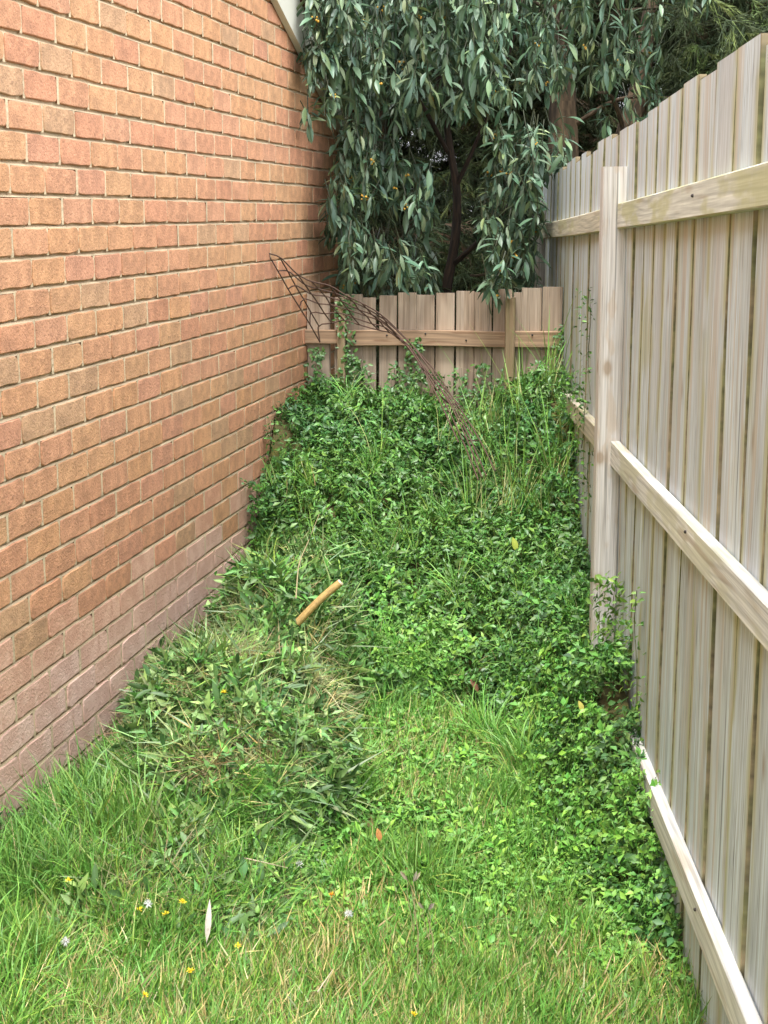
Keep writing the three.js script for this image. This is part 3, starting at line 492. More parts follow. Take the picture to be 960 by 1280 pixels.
const litter = thatch, litterB = thatch;   // old stalks and earth, the same as under the lawn
{ // bank of weeds smothering the back corner
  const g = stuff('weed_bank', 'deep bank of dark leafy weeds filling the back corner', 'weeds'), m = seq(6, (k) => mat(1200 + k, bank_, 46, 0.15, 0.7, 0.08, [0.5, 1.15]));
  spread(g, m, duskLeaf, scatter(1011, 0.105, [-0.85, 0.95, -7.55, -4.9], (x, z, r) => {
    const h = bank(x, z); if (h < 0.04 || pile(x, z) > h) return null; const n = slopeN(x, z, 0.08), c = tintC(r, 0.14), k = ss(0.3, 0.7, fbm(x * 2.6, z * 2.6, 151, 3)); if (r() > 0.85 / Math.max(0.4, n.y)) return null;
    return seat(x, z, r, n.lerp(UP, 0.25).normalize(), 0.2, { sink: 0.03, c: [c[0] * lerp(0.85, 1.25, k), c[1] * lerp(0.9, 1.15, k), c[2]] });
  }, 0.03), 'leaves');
  part('stalk_litter', core(bank, 0.08, -0.9, 0.95, -7.6, -4.8), litter, g);
  spread(g, seq(3, (k) => mat(1220 + k, long_, 5, 0.09, 0.6, 0.02, [0.4, 0.9])), softLeaf, scatter(1012, 0.11, [-0.5, 0.9, -7.2, -5.0], (x, z, r) => bank(x, z) < 0.05 || r() > 0.2 ? null : seat(x, z, r, slopeN(x, z, 0.08).lerp(UP, 0.6).normalize(), 0.2)), 'grass_blades');
}
{ // pulled weeds heaped against the wall
  const g = stuff('weed_pile', 'heap of pulled wilting weeds with dry stalks against the brick wall', 'weed pile'), P = [-1.1, 0.05, -6.3, -3.3];
  const dryZone = (x, z) => ss(0.48, 0.62, fbm(x * 5.5, z * 5.5, 161, 3) + 0.26 * Math.exp(-(((x + 0.25) / 0.16) ** 2) - ((z + 4.95) / 0.45) ** 2)), here = (x, z, t) => pile(x, z) > t && bank(x, z) < pile(x, z) + 0.03;
  const put = (x, z, r) => seat(x, z, r, slopeN(x, z, 0.06), 0.35, { sink: 0.03, c: tintC(r, 0.2) });
  spread(g, seq(6, (k) => mat(1240 + k, wilt_, 26, 0.11, 1.0, 0.03)), softLeaf, scatter(1021, 0.075, P, (x, z, r) => here(x, z, 0.02) && r() > dryZone(x, z) * 0.5 ? put(x, z, r) : null), 'leaves');
  spread(g, seq(4, (k) => mat(1250 + k, straw_, 12, 0.09, 0.8, 0.02)), dryMat, scatter(1022, 0.07, P, (x, z, r) => here(x, z, 0.02) && r() < 0.06 + dryZone(x, z) * 0.6 ? put(x, z, r) : null), 'dry_stalks');
  spread(g, seq(4, (k) => mat(1260 + k, limp_, 8, 0.09, 0.8, 0.02)), softLeaf, scatter(1023, 0.08, P, (x, z, r) => pile(x, z) > 0.015 && r() < 0.55 ? put(x, z, r) : null), 'wilted_blades');
  part('stalk_litter', core(pile, 0.05, -1.2, 0.1, -6.4, -3.2, 0.04), litterB, g);
}
{ // broad-leaved weeds crowding the foot of the tall fence
  const g = stuff('fence_weeds', 'clump of broad leaved weeds crowding the foot of the tall fence', 'weeds');
  spread(g, seq(6, (k) => mat(1280 + k, [...broad_, bank_[0], bank_[2], bank_[4], cover_[0], cover_[2]], 58, 0.13, 0.8, 0.07, [0.45, 0.95])), softLeaf, scatter(1031, 0.09, [0.2, 0.95, -5.8, -3.1], (x, z, r) => { if (verge(x, z) < 0.03) return null; const n = slopeN(x, z, 0.08); return r() > 0.62 / Math.max(0.35, n.y) ? null : seat(x, z, r, n.lerp(UP, 0.25).normalize(), 0.25, { sink: 0.04, c: tintC(r, 0.16) }); }, 0.02), 'leaves');
  part('stalk_litter', core(verge, 0.13, 0.1, 0.98, -5.8, -3.1), litter, g);
}
{ // tall pale grass in front of the back fence post
  const r = rngOf(1041), geos = [1, 2].map((k) => { const g = new Geo(), q = rngOf(900 + k); for (let i = 0; i < 9; i++) { const d = randDir(q, 1.15, 1.5); g.blade(V((q() - 0.5) * 0.08, -0.02, (q() - 0.5) * 0.08), d, V(-d.z, 0, d.x).normalize(), 0.22 + q() * 0.33, 0.0036 + q() * 0.003, 0.35 + q() * 0.8, vary(q, pick(q, 0.35, [0.38, 0.44, 0.16], 0.35, LIME, 1, GREEN), 0.25), 4); } return g.build(); }), l = [];
  for (let k = 0; k < 62; k++) { const u = 585 + r() * 140, z = lerp(-7.25, -6.2, r()), p = atZ(u, 600, z); if (p.x > fenceX(z) - 0.04) continue; l.push({ p: V(p.x, surf(p.x, z) - 0.06, z), q: growQ(r, UP, 0.25), s: 0.6 + r() * 0.5, c: tintC(r) }); }
  for (let k = 0; k < 10; k++) { const z = lerp(-6.8, -5.4, r()), x = lerp(-0.3, 0.3, r()); l.push({ p: V(x, surf(x, z) - 0.05, z), q: growQ(r, UP, 0.5), s: 0.5 + r() * 0.4, c: tintC(r) }); }
  spread(stuff('tall_grass', 'tall thin pale grass standing before the right post of the low fence', 'grass'), geos, softLeaf, l, 'grass_blades');
}
console.log('ground plants done');

// ---------------------------------------------------------------- vines climbing fence and wall
function vine(path, seed, label, group, size = 1, dens = 1, cols = [DEEP, [0.06, 0.15, 0.03], [0.09, 0.19, 0.04]], nrm = BN) {
  const r = rngOf(seed), o = path[0], g = root('climbing_vine', o.toArray()), curve = new THREE.CatmullRomCurve3(path.map((p) => p.clone().sub(o))), L = curve.getLength(), st = new Geo(), lf = new Geo();
  st.tube(curve.getPoints(8), 0.002, 0.0012, [0.09, 0.10, 0.04], 4);
  const n = Math.ceil(L * 330 * dens); for (let k = 0; k < n; k++) { const p = curve.getPoint(r()), d = V((r() - 0.5) * 2, (r() - 0.45) * 1.6, (r() - 0.5) * 1.2).addScaledVector(nrm, 0.5).normalize(); lf.leaf(p.add(V((r() - 0.5) * 0.075 * size, (r() - 0.5) * 0.02, 0).addScaledVector(nrm, 0.006 + r() * 0.02)), d, nrm.clone().add(V(0, 0.6, 0)), (0.015 + r() * 0.018) * size, (0.009 + r() * 0.009) * size, 0.5 + r(), vary(r, cols[Math.floor(r() * cols.length)], 0.3), 0.3); }
  part('stem', st.build(), softLeaf, g); part('foliage', lf.build(), duskLeaf, g).userData.kind = 'stuff';
  return tag(g, label, 'vine', group);
}
{
  const onBack = (u, v, d = 0.03) => onPlane(u, v, BN, bfOff + d), paths = [
    [[393, 510], [391, 475], [397, 446], [398, 436]], [[408, 512], [406, 488], [402, 462]], [[432, 520], [434, 470], [436, 430], [431, 395], [434, 372]], [[440, 520], [444, 480], [447, 448]], [[452, 515], [456, 480], [452, 452]], [[425, 520], [421, 495], [418, 470]], [[486, 515], [494, 480], [492, 455]], [[505, 515], [512, 480], [516, 445], [518, 425]], [[524, 520], [526, 490], [530, 462]], [[548, 520], [553, 492], [556, 468]],
    [[574, 520], [578, 492], [577, 460]], [[600, 520], [602, 488], [603, 452]], [[617, 520], [623, 490], [629, 460]], [[575, 540], [583, 505], [585, 488]], [[655, 540], [653, 505], [652, 483]], [[668, 540], [672, 512], [670, 492]], [[690, 540], [694, 505], [697, 478]], [[700, 520], [704, 480], [706, 432], [705, 405]], [[678, 480], [676, 462], [677, 448]]];
  paths.forEach((p, k) => vine(p.map(([u, v]) => onBack(u, v)), 2000 + k, 'thin leafy vine climbing the low back fence', 'vines on the low back fence', 1, k === 2 || k === 7 ? 1.5 : 1));
  const onF = (u, v) => onPlane(u, v, FN, FP - 0.03), cl = [DEEP, GREEN, [0.08, 0.19, 0.04]];
  vine([onF(738, 500), onF(735, 450), onF(738, 400), onF(737, 362)], 2101, 'sparse vine on the tall fence beyond its post', 'vines on the tall fence beyond its post', 0.8, 0.6, cl, FN.clone().negate());
  vine([onF(716, 520), onF(712, 485), onF(718, 462)], 2102, 'sparse vine on the tall fence beyond its post', 'vines on the tall fence beyond its post', 1, 1, cl, FN.clone().negate());
  vine([onF(727, 560), onF(731, 520), onF(724, 478)], 2103, 'sparse vine on the tall fence beyond its post', 'vines on the tall fence beyond its post', 0.9, 0.8, cl, FN.clone().negate());
  vine([onF(738, 640), onF(734, 600), onF(737, 560)], 2107, 'sparse vine on the tall fence beyond its post', 'vines on the tall fence beyond its post', 0.9, 0.8, cl, FN.clone().negate());
  const lime = [GREEN, LIME, [0.12, 0.24, 0.05]];
  vine([onF(764, 850), onF(768, 800), onF(766, 760), onF(770, 722)], 2104, 'leafy vine climbing beside the tall fence post', 'vines beside the tall fence post', 1.2, 1.5, lime, FN.clone().negate());
  vine([onF(796, 880), onF(796, 830), onF(793, 780), onF(796, 738)], 2105, 'single light green vine on the palings in front of the post', null, 1.0, 0.7, lime, FN.clone().negate());
  vine([onF(756, 860), onF(758, 820), onF(755, 790)], 2106, 'leafy vine climbing beside the tall fence post', 'vines beside the tall fence post', 1.2, 1.4, lime, FN.clone().negate());
  const onW = (u, v) => { const r = ray(u, v); return r.multiplyScalar(-(WD - 0.03) / r.dot(WN)).add(V(0, EYE, 0)); };
  [[[320, 720], [316, 660], [322, 612], [308, 603]], [[345, 610], [338, 560], [340, 524]], [[360, 560], [352, 525], [349, 512]], [[318, 760], [308, 735], [304, 705]], [[372, 520], [366, 500], [372, 482]], [[330, 650], [325, 625], [314, 640]]].forEach((p, k) => vine(p.map(([u, v]) => onW(u, v)), 2200 + k, 'short vine creeping up the brick wall at the weed bank', 'vines creeping up the brick wall', 1, 1.1, cl, WN));
  [[[8, 1065], [12, 1035], [6, 1008]], [[28, 1062], [33, 1030], [40, 1015]], [[66, 1050], [64, 1020], [58, 1000]], [[100, 1040], [108, 1018], [104, 1000]], [[168, 960], [172, 915], [163, 885]]].forEach((p, k) => vine(p.map(([u, v]) => onW(u, v)), 2300 + k, 'small dark weed standing against the pale foot of the brick wall', 'weeds at the foot of the brick wall', 0.8, 0.9, [[0.06, 0.13, 0.04], GREEN], WN));
}

// ---------------------------------------------------------------- stick, twigs, fallen leaves, flowers
{
  const a = onSurf(376, 774, 0.05), b = atZ(425, 729, a.z - 0.02), d = b.clone().sub(a), g = root('wooden_stick', a.toArray()), r = rngOf(3), pts = []; tag(g, 'smooth tan wooden stick jutting from the pulled weed heap', 'stick');
  a.sub(g.position);
  for (let k = -1; k <= 10; k++) { const t = k / 10; pts.push(d.clone().multiplyScalar(t).add(V(0, 0.006 * Math.sin(t * 3), 0))); }
  const st = tex(64, 256, (u, v) => { const n = fbm(u * 8, v * 40, 951, 4), q = fbm(u * 26, v * 3, 953, 3), k = 0.85 + (n - 0.5) * 0.25 + (q - 0.5) * 0.22; return mixC([0.84 * k, 0.70 * k, 0.43 * k], [0.52, 0.40, 0.24], 0.6 * ss(0.62, 0.72, n)); });
  const tg = new THREE.TubeGeometry(new THREE.CatmullRomCurve3(pts), 26, 0.0135, 10), P = tg.attributes.position; for (let i = 0; i < P.count; i++) { const k = 1 + (r() - 0.5) * 0.0; P.setXYZ(i, P.getX(i) * k, P.getY(i), P.getZ(i)); }
  part('shaft', tg, std({ map: st, roughness: 0.6 }), g);
  const cap = new THREE.CylinderGeometry(0.0115, 0.0134, 0.005, 10), m = part('cut_end', cap, std({ color: new THREE.Color().setRGB(0.72, 0.60, 0.42), roughness: 0.9 }), g); m.position.copy(pts[pts.length - 1]).addScaledVector(d.clone().normalize(), 0.003); m.quaternion.setFromUnitVectors(UP, d.clone().normalize());
}
function twig(pts, r0, c, name, label, cat, group) { const o = pts[0].clone(), g = new Geo(); g.tube(new THREE.CatmullRomCurve3(pts.map((p) => p.clone().sub(o))).getPoints(10), r0, r0 * 0.4, c, 5); return tag(top(name, g.build(), dryMat, o.toArray()), label, cat, group); }
const tw = onSurf(370, 748, 0.06).z; twig([atZ(370, 748, tw), atZ(374, 705, tw - 0.05), atZ(384, 680, tw - 0.08), atZ(399, 643, tw - 0.1)], 0.003, [0.42, 0.36, 0.2], 'dry_twig', 'thin pale dry stalk rising behind the tan stick', 'twig');
{ const p = (u, v, h) => onSurf(u, v, h + 0.02);
  twig([p(303, 1072, 0.06), p(330, 1078, 0.07), p(360, 1085, 0.06)], 0.0022, [0.5, 0.42, 0.28], 'dry_twig', 'short pale stalk lying on the pulled weeds near the lawn', 'twig');
  twig([p(397, 1240, 0.05), p(416, 1212, 0.08)], 0.002, [0.5, 0.42, 0.3], 'dry_twig', 'short straw piece lying in the yellow lawn', 'twig');
}
const leafG = (len, wid, bend, c, fold = 0.5) => { const g = new Geo(); g.leaf(V(0, 0, 0), V(0, 1, 0.25), V(0, -0.25, 1), len, wid, bend, c, fold, 5); return g.build(); };
function fallen(u, v, h, len, wid, c, rz, label, bend = 0.5, group) { const p = onSurf(u, v, Math.min(h, 0.06)); const m = top('fallen_leaf', leafG(len, wid, bend, c), dryMat, p.toArray()); m.rotation.set(-0.35, 0.2, rz); return tag(m, label, 'leaf', group); }
fallen(258, 1180, 0.05, 0.105, 0.015, [0.60, 0.53, 0.47], -0.05, 'pale bleached leaf standing upright at the edge of the weed heap', 0.3);
fallen(475, 1052, 0.06, 0.038, 0.018, [0.45, 0.20, 0.06], 0.2, 'small orange brown leaf among bright green weeds', 0.6);
fallen(598, 866, 0.05, 0.06, 0.02, [0.16, 0.07, 0.035], 0.5, 'dark brown dead leaf under the weed bank', 0.9);
fallen(728, 890, 0.30, 0.036, 0.017, [0.42, 0.38, 0.08], 0.3, 'yellowed leaf among the weeds by the tall fence', 0.6);
fallen(645, 690, 0.55, 0.06, 0.026, [0.30, 0.36, 0.05], 0.2, 'yellow green leaf hanging in the weed bank', 0.6);
{ // a dead seed stalk in the lawn
  for (const [u, v, top_, s, label] of [[522, 1250, 1095, 1, 'dead seed stalk with papery pods standing in the lawn'], [540, 1225, 1130, 0.8, 'smaller dead seed stalk leaning beside the taller one']]) {
    const a = onGround(u, v), b = atZ(u - 8 * s, top_ + 12, a.z - 0.02), g = root('seed_stalk', a.toArray()), st = new Geo(), pd = new Geo(), r = rngOf(u); tag(g, label, 'weed');
    const e = b.sub(a), mid = e.clone().multiplyScalar(0.6); st.tube([V(0, 0, 0), mid.clone().add(V(0.01, 0, 0)), e], 0.0018, 0.001, [0.36, 0.3, 0.16], 4);
    for (const d of [V(-0.6, 1, 0.2), V(0.35, 0.8, 0.3)]) { st.tube([mid, mid.clone().lerp(e, 0.7).addScaledVector(d, 0.02), e.clone().addScaledVector(d, 0.012)], 0.001, 0.0008, [0.36, 0.3, 0.16], 3); for (let k = 0; k < 2; k++) pd.leaf(e.clone().addScaledVector(d, 0.012), d.clone().add(V((r() - 0.5) * 0.4, 0, (r() - 0.5) * 0.4)), V(0, 0.2, 1), 0.032 * s, 0.008, 0.2, vary(r, [0.40, 0.34, 0.27], 0.15), 0.8); }
    part('stem', st.build(), dryMat, g); part('pod', pd.build(), dryMat, g);
  }
}
function dandelion(u, v, h, c, seedHead, label, group) {
  const p = onSurf(u, v, Math.min(h, 0.11)), y0 = surf(p.x, p.z), g = root(seedHead ? 'dandelion_clock' : 'dandelion', [p.x, y0, p.z]), st = new Geo(), fl = new Geo(), r = rngOf(u * 7 + v), H = Math.max(0.02, p.y - y0) + 0.01; tag(g, label, 'flower', group);
  st.tube([V(0, -0.02, 0), V(0.004, H * 0.6, 0.002), V(0, H, 0)], 0.0012, 0.001, [0.16, 0.24, 0.06], 4);
  if (!seedHead) for (let k = 0; k < 22; k++) { const d = randDir(r, 0.05, 1.3); fl.leaf(V(0, H, 0), d, UP.clone().add(V(0, 0, 0.01)), 0.008 + r() * 0.004, 0.003, 0.2, vary(r, c, 0.12, 0.03), 0.1); }
  else for (let k = 0; k < 60; k++) { const d = randDir(r, -0.9, 1.57); fl.blade(V(0, H, 0), d, randDir(r, -1, 1), 0.013, 0.0022, 0, vary(r, c, 0.08), 2); }
  part('stem', st.build(), softLeaf, g); part('flower_head', fl.build(), dryMat, g);
}
const YEL = [0.80, 0.62, 0.02], CLK = [0.68, 0.68, 0.66];
for (const [u, v, h] of [[175, 1143, 0.08], [207, 1148, 0.08], [228, 1133, 0.10], [297, 1188, 0.05], [238, 1219, 0.05], [181, 1250, 0.05], [86, 1106, 0.12], [517, 1274, 0.05]]) dandelion(u, v, h, YEL, false, 'small yellow dandelion open in the lawn', 'dandelions in the lawn');
dandelion(280, 870, 0.30, YEL, false, 'yellow dandelion pulled up with the weed heap', null);
dandelion(152, 964, 0.06, YEL, false, 'yellow dandelion at the pale foot of the brick wall', null);
dandelion(415, 1124, 0.08, [0.75, 0.36, 0.02], false, 'orange flower bud in the green grass', null);
for (const [u, v, h] of [[82, 1182, 0.1], [185, 1135, 0.1], [436, 1147, 0.09], [374, 1085, 0.08]]) dandelion(u, v, h, CLK, true, 'white dandelion seed clock in the grass', 'dandelion clocks in the grass');

// ---------------------------------------------------------------- trees beyond the back fence
const glossLeaf = leafMat(0.42), needleMat = leafMat(0.7);
const barkT = tex(128, 256, (u, v) => { const a = fbm(u * 26, v * 7, 961, 5), k = 0.25 + a * 1.1; return [0.42 * k, 0.35 * k, 0.275 * k]; }), barkM = std({ map: barkT, bumpMap: barkT, bumpScale: 0.02, roughness: 0.95 }), darkBark = std({ map: barkT, color: 0x8a8078, roughness: 0.95 });
function limb(pts, r0, r1, name, parent, o, n = 8, bm = barkM) {
  const c = new THREE.CatmullRomCurve3(pts.map((p) => p.clone().sub(o))), N = 14, P = [], U = [], I = [];
  for (let k = 0; k <= N; k++) { const p = c.getPoint(k / N), d = c.getTangent(k / N), s = V().crossVectors(d, Math.abs(d.x) > 0.9 ? UP : V(1, 0, 0)).normalize(), q = V().crossVectors(s, d), r = lerp(r0, r1, k / N); for (let a = 0; a <= n; a++) { const t = a / n * 6.2832, rr = r * (1 + 0.12 * Math.sin(t * 3 + k)); P.push(...p.clone().addScaledVector(s, Math.cos(t) * rr).addScaledVector(q, Math.sin(t) * rr).toArray()); U.push(a / n, k / N * 3); } }
  for (let k = 0; k < N; k++) for (let a = 0; a < n; a++) { const b = k * (n + 1) + a; I.push(b, b + n + 1, b + 1, b + 1, b + n + 1, b + n + 2); }
  const g = new THREE.BufferGeometry(); g.setAttribute('position', new THREE.Float32BufferAttribute(P, 3)); g.setAttribute('uv', new THREE.Float32BufferAttribute(U, 2)); g.setIndex(I); g.computeVertexNormals(); return part(name, g, bm, parent);
}
{ // broad-leaved tree hanging over the back fence
  const base = atZ(556, 372, -8.35), o = V(base.x, gnd(base.x, -8.35), -8.35), t = root('broadleaf_tree', o.toArray()); tag(t, 'evergreen tree with long drooping glossy leaves hanging over the low back fence', 'tree');
  limb([o.clone(), base, atZ(569, 300, -8.35), atZ(572, 245, -8.36), atZ(563, 190, -8.4), atZ(545, 60, -8.5), atZ(540, -200, -8.6)], 0.031, 0.014, 'trunk', t, o, 8, darkBark);
  limb([atZ(548, 380, -8.35), atZ(510, 360, -8.3), atZ(470, 325, -8.2), atZ(430, 300, -8.15), atZ(405, 240, -8.1)], 0.013, 0.008, 'branch', t, o, 8, darkBark);
  limb([atZ(572, 230, -8.36), atZ(592, 185, -8.3), atZ(620, 120, -8.25), atZ(650, 20, -8.2)], 0.013, 0.007, 'branch', t, o, 8, darkBark);
  limb([atZ(566, 330, -8.35), atZ(600, 300, -8.2), atZ(640, 250, -8.1), atZ(670, 190, -8.05)], 0.016, 0.006, 'branch', t, o, 8, darkBark);
  limb([atZ(560, 190, -8.4), atZ(520, 120, -8.2), atZ(470, 60, -8.0), atZ(430, 20, -7.9)], 0.013, 0.006, 'branch', t, o, 8, darkBark);
  const LC = [[0.092, 0.155, 0.092], [0.072, 0.13, 0.076], [0.13, 0.195, 0.118], [0.165, 0.235, 0.105]];
  const single = [1, 2, 3, 4].map((k) => { const r = rngOf(3000 + k), g = new Geo(); g.leaf(V(0, 0, 0), V(0, 1, 0), V(0, 0, 1), 0.12, 0.026 + r() * 0.005, 0.35 + r() * 0.5, vary(r, LC[k - 1], 0.1), 0.35, 5); return g.build(); });
  const place = (r, q, scale) => { const out = [], n = 9 + Math.floor(r() * 5); for (let k = 0; k < n; k++) { const az = r() * 6.2832, t_ = r(), dn = lerp(-0.35, 1.45, Math.pow(r(), 0.7)); const d = V(Math.cos(az) * Math.cos(dn), -Math.sin(dn), Math.sin(az) * Math.cos(dn)), out_ = V(Math.cos(az), 0.25, Math.sin(az)); out.push({ p: V((r() - 0.5) * 0.025, t_ * 0.10, (r() - 0.5) * 0.025), d, nor: out_, s: scale * (0.5 + r() * 0.75) }); } return out; };
  const shootGeo = (seed) => { const r = rngOf(seed), g = new Geo(); g.tube([V(0, 0.16, 0.02), V(0, 0.08, 0), V(0, 0, 0)], 0.003, 0.002, [0.05, 0.06, 0.03], 4); place(r, 0, 1).forEach((l) => g.leaf(l.p, l.d, l.nor, 0.090 * l.s, 0.022 * l.s * (0.8 + r() * 0.4), 0.25 + r() * 0.5, vary(r, LC[Math.floor(r() * 4)], 0.18), 0.35, 5)); return g.build(); };
  const shoots = [1, 2, 3, 4, 5, 6].map((k) => shootGeo(3100 + k)), r = rngOf(3200), list = shoots.map(() => []), fruit = [], nearShoots = [];
  const regions = [ // picture window, depth range, number
    [372, 640, -70, 150, -8.7, -7.75, 500], [386, 440, -40, 95, -7.5, -7.28, 46], [384, 425, 60, 170, -7.5, -7.3, 20], [412, 455, 90, 300, -7.9, -7.5, 44], [425, 470, 200, 360, -7.8, -7.6, 26], [420, 640, -40, 120, -7.75, -7.45, 70], [425, 545, 140, 372, -8.5, -7.75, 240], [605, 712, 170, 372, -8.4, -7.7, 175], [640, 740, -60, 120, -8.6, -8.0, 110], [600, 712, 280, 385, -7.9, -7.62, 34], [500, 548, 325, 375, -7.46, -7.38, 8], [590, 655, 320, 385, -7.38, -7.27, 16], [432, 490, 315, 360, -7.5, -7.42, 9], [735, 830, 30, 180, -8.9, -8.4, 60], [740, 900, -60, 14, -8.6, -8.0, 40]];
  for (const [u0, u1, v0, v1, z0, z1, n] of regions) for (let k = 0; k < n; k++) {
    const u = lerp(u0, u1, r()), v = lerp(v0, v1, r()), z = lerp(z0, z1, r()), p = atZ(u, v, z);
    if (p.x < wallX(z) + 0.05 && z > -8.35) continue; if (p.x > fenceX(z) - 0.1 && p.y < 1.9) continue;
    if (u > 540 && u < 606 && v > 170 && r() > (z < -8.2 ? 0.3 : 0.08)) continue;                       // the open hollow round the trunk
    if (fbm(u / 38, v / 38, 171, 3) < 0.36 && r() < 0.8) continue;                    // gaps between the clusters
    const q = new THREE.Quaternion().setFromEuler(new THREE.Euler((r() - 0.5) * 0.9, r() * 6.28, (r() - 0.5) * 0.9)), s = 0.75 + r() * 0.5, ob = { p: p.sub(o), q, s, c: tintC(r, 0.2) };
    if (z > -7.95 && nearShoots.length < 26 && v > -10 && r() < 0.4) nearShoots.push(ob); else list[Math.floor(r() * 6)].push(ob);
    if (r() < 0.08) for (let f = 0; f < 4; f++) fruit.push({ p: ob.p.clone().add(V((r() - 0.5) * 0.035, 0.02 + (r() - 0.5) * 0.03, 0.02 + (r() - 0.5) * 0.03)), q: new THREE.Quaternion(), s: 0.7 + r() * 0.6, c: [1, 1, 1] });
  }
  for (let k = 0; k < 450; k++) { // the rest of the crown, above and behind
    const d = randDir(r, -0.7, 1.5), q = Math.pow(r(), 0.4), p = V(0.1 + d.x * 1.15 * q, 3.35 + d.y * 1.35 * q, -8.75 + d.z * 0.95 * q); if (p.x < wallX(p.z) + 0.1 && p.z > -8.4) continue; if (p.y < 2.45) continue;
    list[k % 6].push({ p: p.sub(o), q: new THREE.Quaternion().setFromEuler(new THREE.Euler((r() - 0.5) * 0.9, r() * 6.28, (r() - 0.5) * 0.9)), s: 0.8 + r() * 0.5, c: tintC(r, 0.2) });
  }
  list.forEach((l, k) => instances('crown', shoots[k], glossLeaf, l, t));
  let cnt = 0; const M = new THREE.Matrix4(), X = V(), Yv = V(), Z = V();
  for (const sh of nearShoots) for (const l of place(r, 0, sh.s)) { if (cnt++ >= 296) break; const m = part('leaf', single[cnt % 4], glossLeaf, t); Yv.copy(l.d).applyQuaternion(sh.q).normalize(); X.crossVectors(Yv, l.nor.clone().applyQuaternion(sh.q)).normalize(); Z.crossVectors(X, Yv); m.quaternion.setFromRotationMatrix(M.makeBasis(X, Yv, Z)); m.position.copy(l.p).multiplyScalar(sh.s).applyQuaternion(sh.q).add(sh.p); m.scale.setScalar(l.s); }
  const ft = new THREE.IcosahedronGeometry(0.005, 1); instances('fruit', ft, std({ color: new THREE.Color().setRGB(0.55, 0.30, 0.03), roughness: 0.45 }), fruit, t);
}
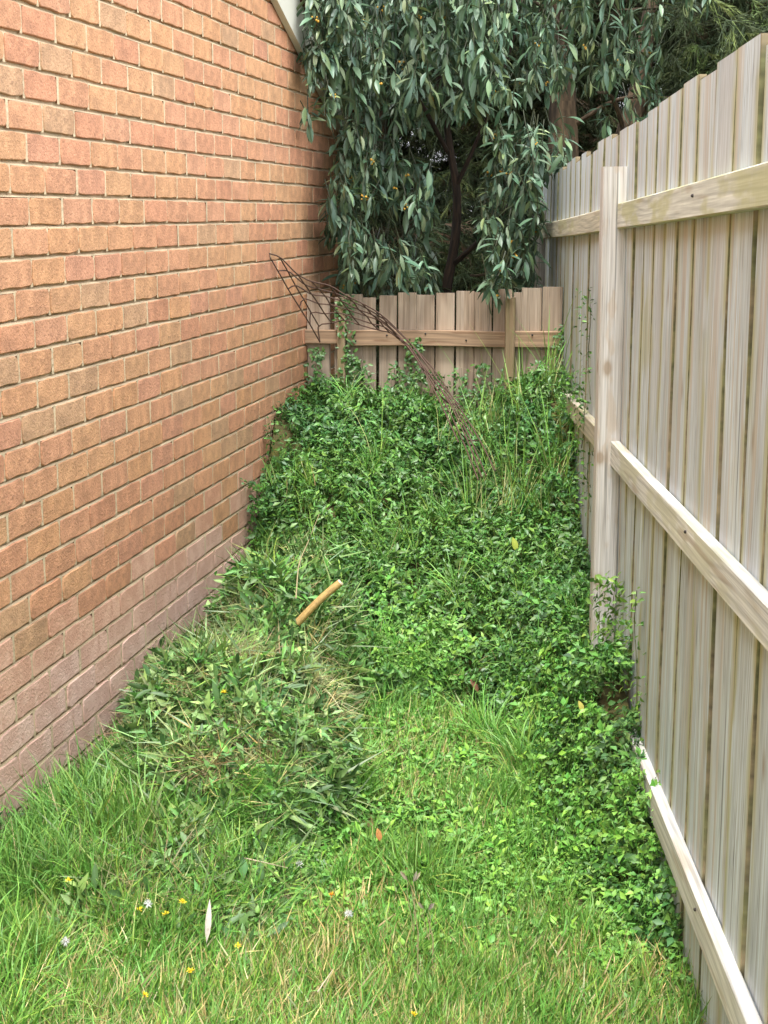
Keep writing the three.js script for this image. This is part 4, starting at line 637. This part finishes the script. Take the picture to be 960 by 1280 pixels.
{ // dark feathery evergreens behind
  const spray = (seed, cols) => { const r = rngOf(seed), g = new Geo(); for (let k = 0; k < 8; k++) { const a = (r() - 0.5) * 2.2, L = 0.05 + r() * 0.07, d = V(Math.sin(a), -0.35 - r() * 0.5, (r() - 0.5) * 0.9).normalize(), c = vary(r, cols[Math.floor(r() * cols.length)], 0.35); g.blade(V(0, 0, 0), d, V(d.y, -d.x, 0.2).normalize(), L, 0.0026, 0.6, c, 2); for (let j = 0; j < 9; j++) { const b = d.clone().multiplyScalar(L * (0.15 + 0.85 * j / 9)), e = d.clone().add(V((r() - 0.5) * 1.6, (r() - 0.5) * 1.2, (r() - 0.5) * 1.6)).normalize(); g.blade(b, e, randDir(r, -1, 1), 0.012 + r() * 0.016, 0.0028, 0.3, c, 2); } } return g; };
  const puff = (seed, k) => { const r = rngOf(seed), g = new Geo(), M = new THREE.Matrix4(), S = V(); for (let n = 0; n < 22; n++) { const d = randDir(r, -1.4, 1.4).multiplyScalar(0.22 * Math.cbrt(r())); g.add(k[Math.floor(r() * k.length)], M.compose(d, new THREE.Quaternion().setFromEuler(new THREE.Euler((r() - 0.5) * 1.2, r() * 6.28, (r() - 0.5) * 1.2)), S.setScalar(1.1 + r() * 1.1)), tintC(r, 0.3)); } return g.build(); };
  const greenS = [1, 2, 3].map((k) => spray(4000 + k, [[0.055, 0.080, 0.034], [0.070, 0.100, 0.036], [0.045, 0.066, 0.030]])), brownS = [1].map((k) => spray(4010 + k, [[0.13, 0.09, 0.05], [0.11, 0.075, 0.04], [0.07, 0.075, 0.035]])), liteS = spray(4020, [[0.13, 0.17, 0.045], [0.09, 0.13, 0.04]]);
  const green = [1, 2, 3].map((k) => puff(4030 + k, greenS)), brown = [puff(4040, [...brownS, greenS[0]])], lite = puff(4041, [liteS, greenS[1]]);
  const at = (u, z) => atZ(u, 200, z).x;
  const trees = [ // x, z, radius, top, trunk picture path, trunk radius, label
    [at(700, -9.3), -9.3, 0.85, 5.2, [[706, 330], [704, 200], [700, 90], [694, -60]], 0.10, 'dark cypress with the thick straight brown trunk over the corner'],
    [at(806, -9.2), -9.2, 0.9, 5.2, [[778, 200], [792, 140], [806, 70], [824, -40]], 0.065, 'dark cypress with a leaning trunk behind the tall fence'],
    [at(480, -10.2), -10.2, 1.0, 5.0, [[470, 330], [475, 200], [480, -60]], 0.09, 'dark cypress behind the house corner, hidden by drooping leaves'],
    [at(600, -10.6), -10.6, 1.0, 5.4, [[610, 330], [606, 200], [600, -60]], 0.08, 'dark cypress seen through the hollow of the drooping tree'],
    [at(960, -9.2), -9.2, 0.95, 5.0, [[925, 200], [922, 60], [915, -60]], 0.08, 'dense dark cypress topping the palings nearest the yard mouth'],
    [at(760, -11.6), -11.6, 1.2, 5.6, [[760, 300], [756, 100], [750, -60]], 0.1, 'tall dark cypress filling the gap between the two visible trunks'],
    [at(380, -11.6), -11.6, 1.2, 5.6, [[380, 300], [382, 100], [384, -60]], 0.1, 'far dark cypress beyond the roof of the brick house'],
    [at(1060, -9.4), -9.4, 1.1, 5.2, [[1060, 300], [1062, 100], [1064, -60]], 0.1, 'dark cypress farthest along behind the tall fence']];
  trees.forEach(([x, z, rad, H, path, tr, label], k) => {
    const r = rngOf(4100 + k), o = V(x, gnd(clamp(x, -2.4, 2.4), -8), z), t = root('cypress_tree', o.toArray()); tag(t, label, 'tree', 'cypresses beyond the fences');
    const f = atZ(path[0][0], path[0][1], z), m1 = atZ(path[2][0], path[2][1], z); limb([V(f.x, o.y - 0.05, z), ...path.map(([u, v]) => atZ(u, v, z))], tr * 1.15, tr * 0.7, 'trunk', t, o, 9);
    const lists = [[], [], [], [], []];
    for (let n = 0; n < 380; n++) {
      const y = 0.6 + (H - 0.6) * Math.pow(r(), 0.9), a = r() * 6.2832, w = rad * (1 - 0.45 * ss(2.5, H, y)) * (0.75 + 0.35 * noise(a * 2, y * 2.5, 4200 + k)), q = Math.sqrt(r()), px = x + Math.cos(a) * w * q, pz = z + Math.sin(a) * w * q;
      if (pz > -7.9 && px < fenceX(pz) + 0.1) continue; if (px < fenceX(pz) + 0.12 && pz > -7.7) continue; if (px < wallX(pz) + 0.2 && pz > -8.9) continue; if (k < 2 && pz > z - 0.25 && (px < m1.x + tr + 0.2 || k === 0)) continue; if (k > 1 && pz > -9.7 && px > at(640, pz) && px < at(850, pz)) continue;
      const inner = q < 0.62 || r() < 0.12; lists[inner ? (r() < 0.55 ? 3 : n % 3) : (r() < 0.10 ? 4 : n % 3)].push({ p: V(px, y, pz).sub(o), q: new THREE.Quaternion().setFromEuler(new THREE.Euler((r() - 0.5) * 1.2, r() * 6.28, (r() - 0.5) * 1.2)), s: 0.85 + r() * 0.4, c: tintC(r, 0.25) });
    }
    [...green, brown[0], lite].forEach((g, i) => lists[i].length && instances('crown', g, needleMat, lists[i], t));
    for (let b = 0; b < 7; b++) { const y = 1.2 + b * 0.5, a = r() * 6.28, p0 = V(f.x, y, z), p1 = V(f.x + Math.cos(a) * rad * 0.8, y + 0.15, z + Math.sin(a) * rad * 0.8); if (p1.z > -7.9 || (p1.x < wallX(p1.z) + 0.2 && p1.z > -8.9)) continue; limb([p0, p0.clone().lerp(p1, 0.5).add(V(0, 0.08, 0)), p1], 0.018, 0.006, 'branch', t, o, 5); }
  });
}
console.log('trees done');
scene.traverse((o) => { if (o.isMesh) o.castShadow = o.receiveShadow = true; });
renderer.render(scene, camera);
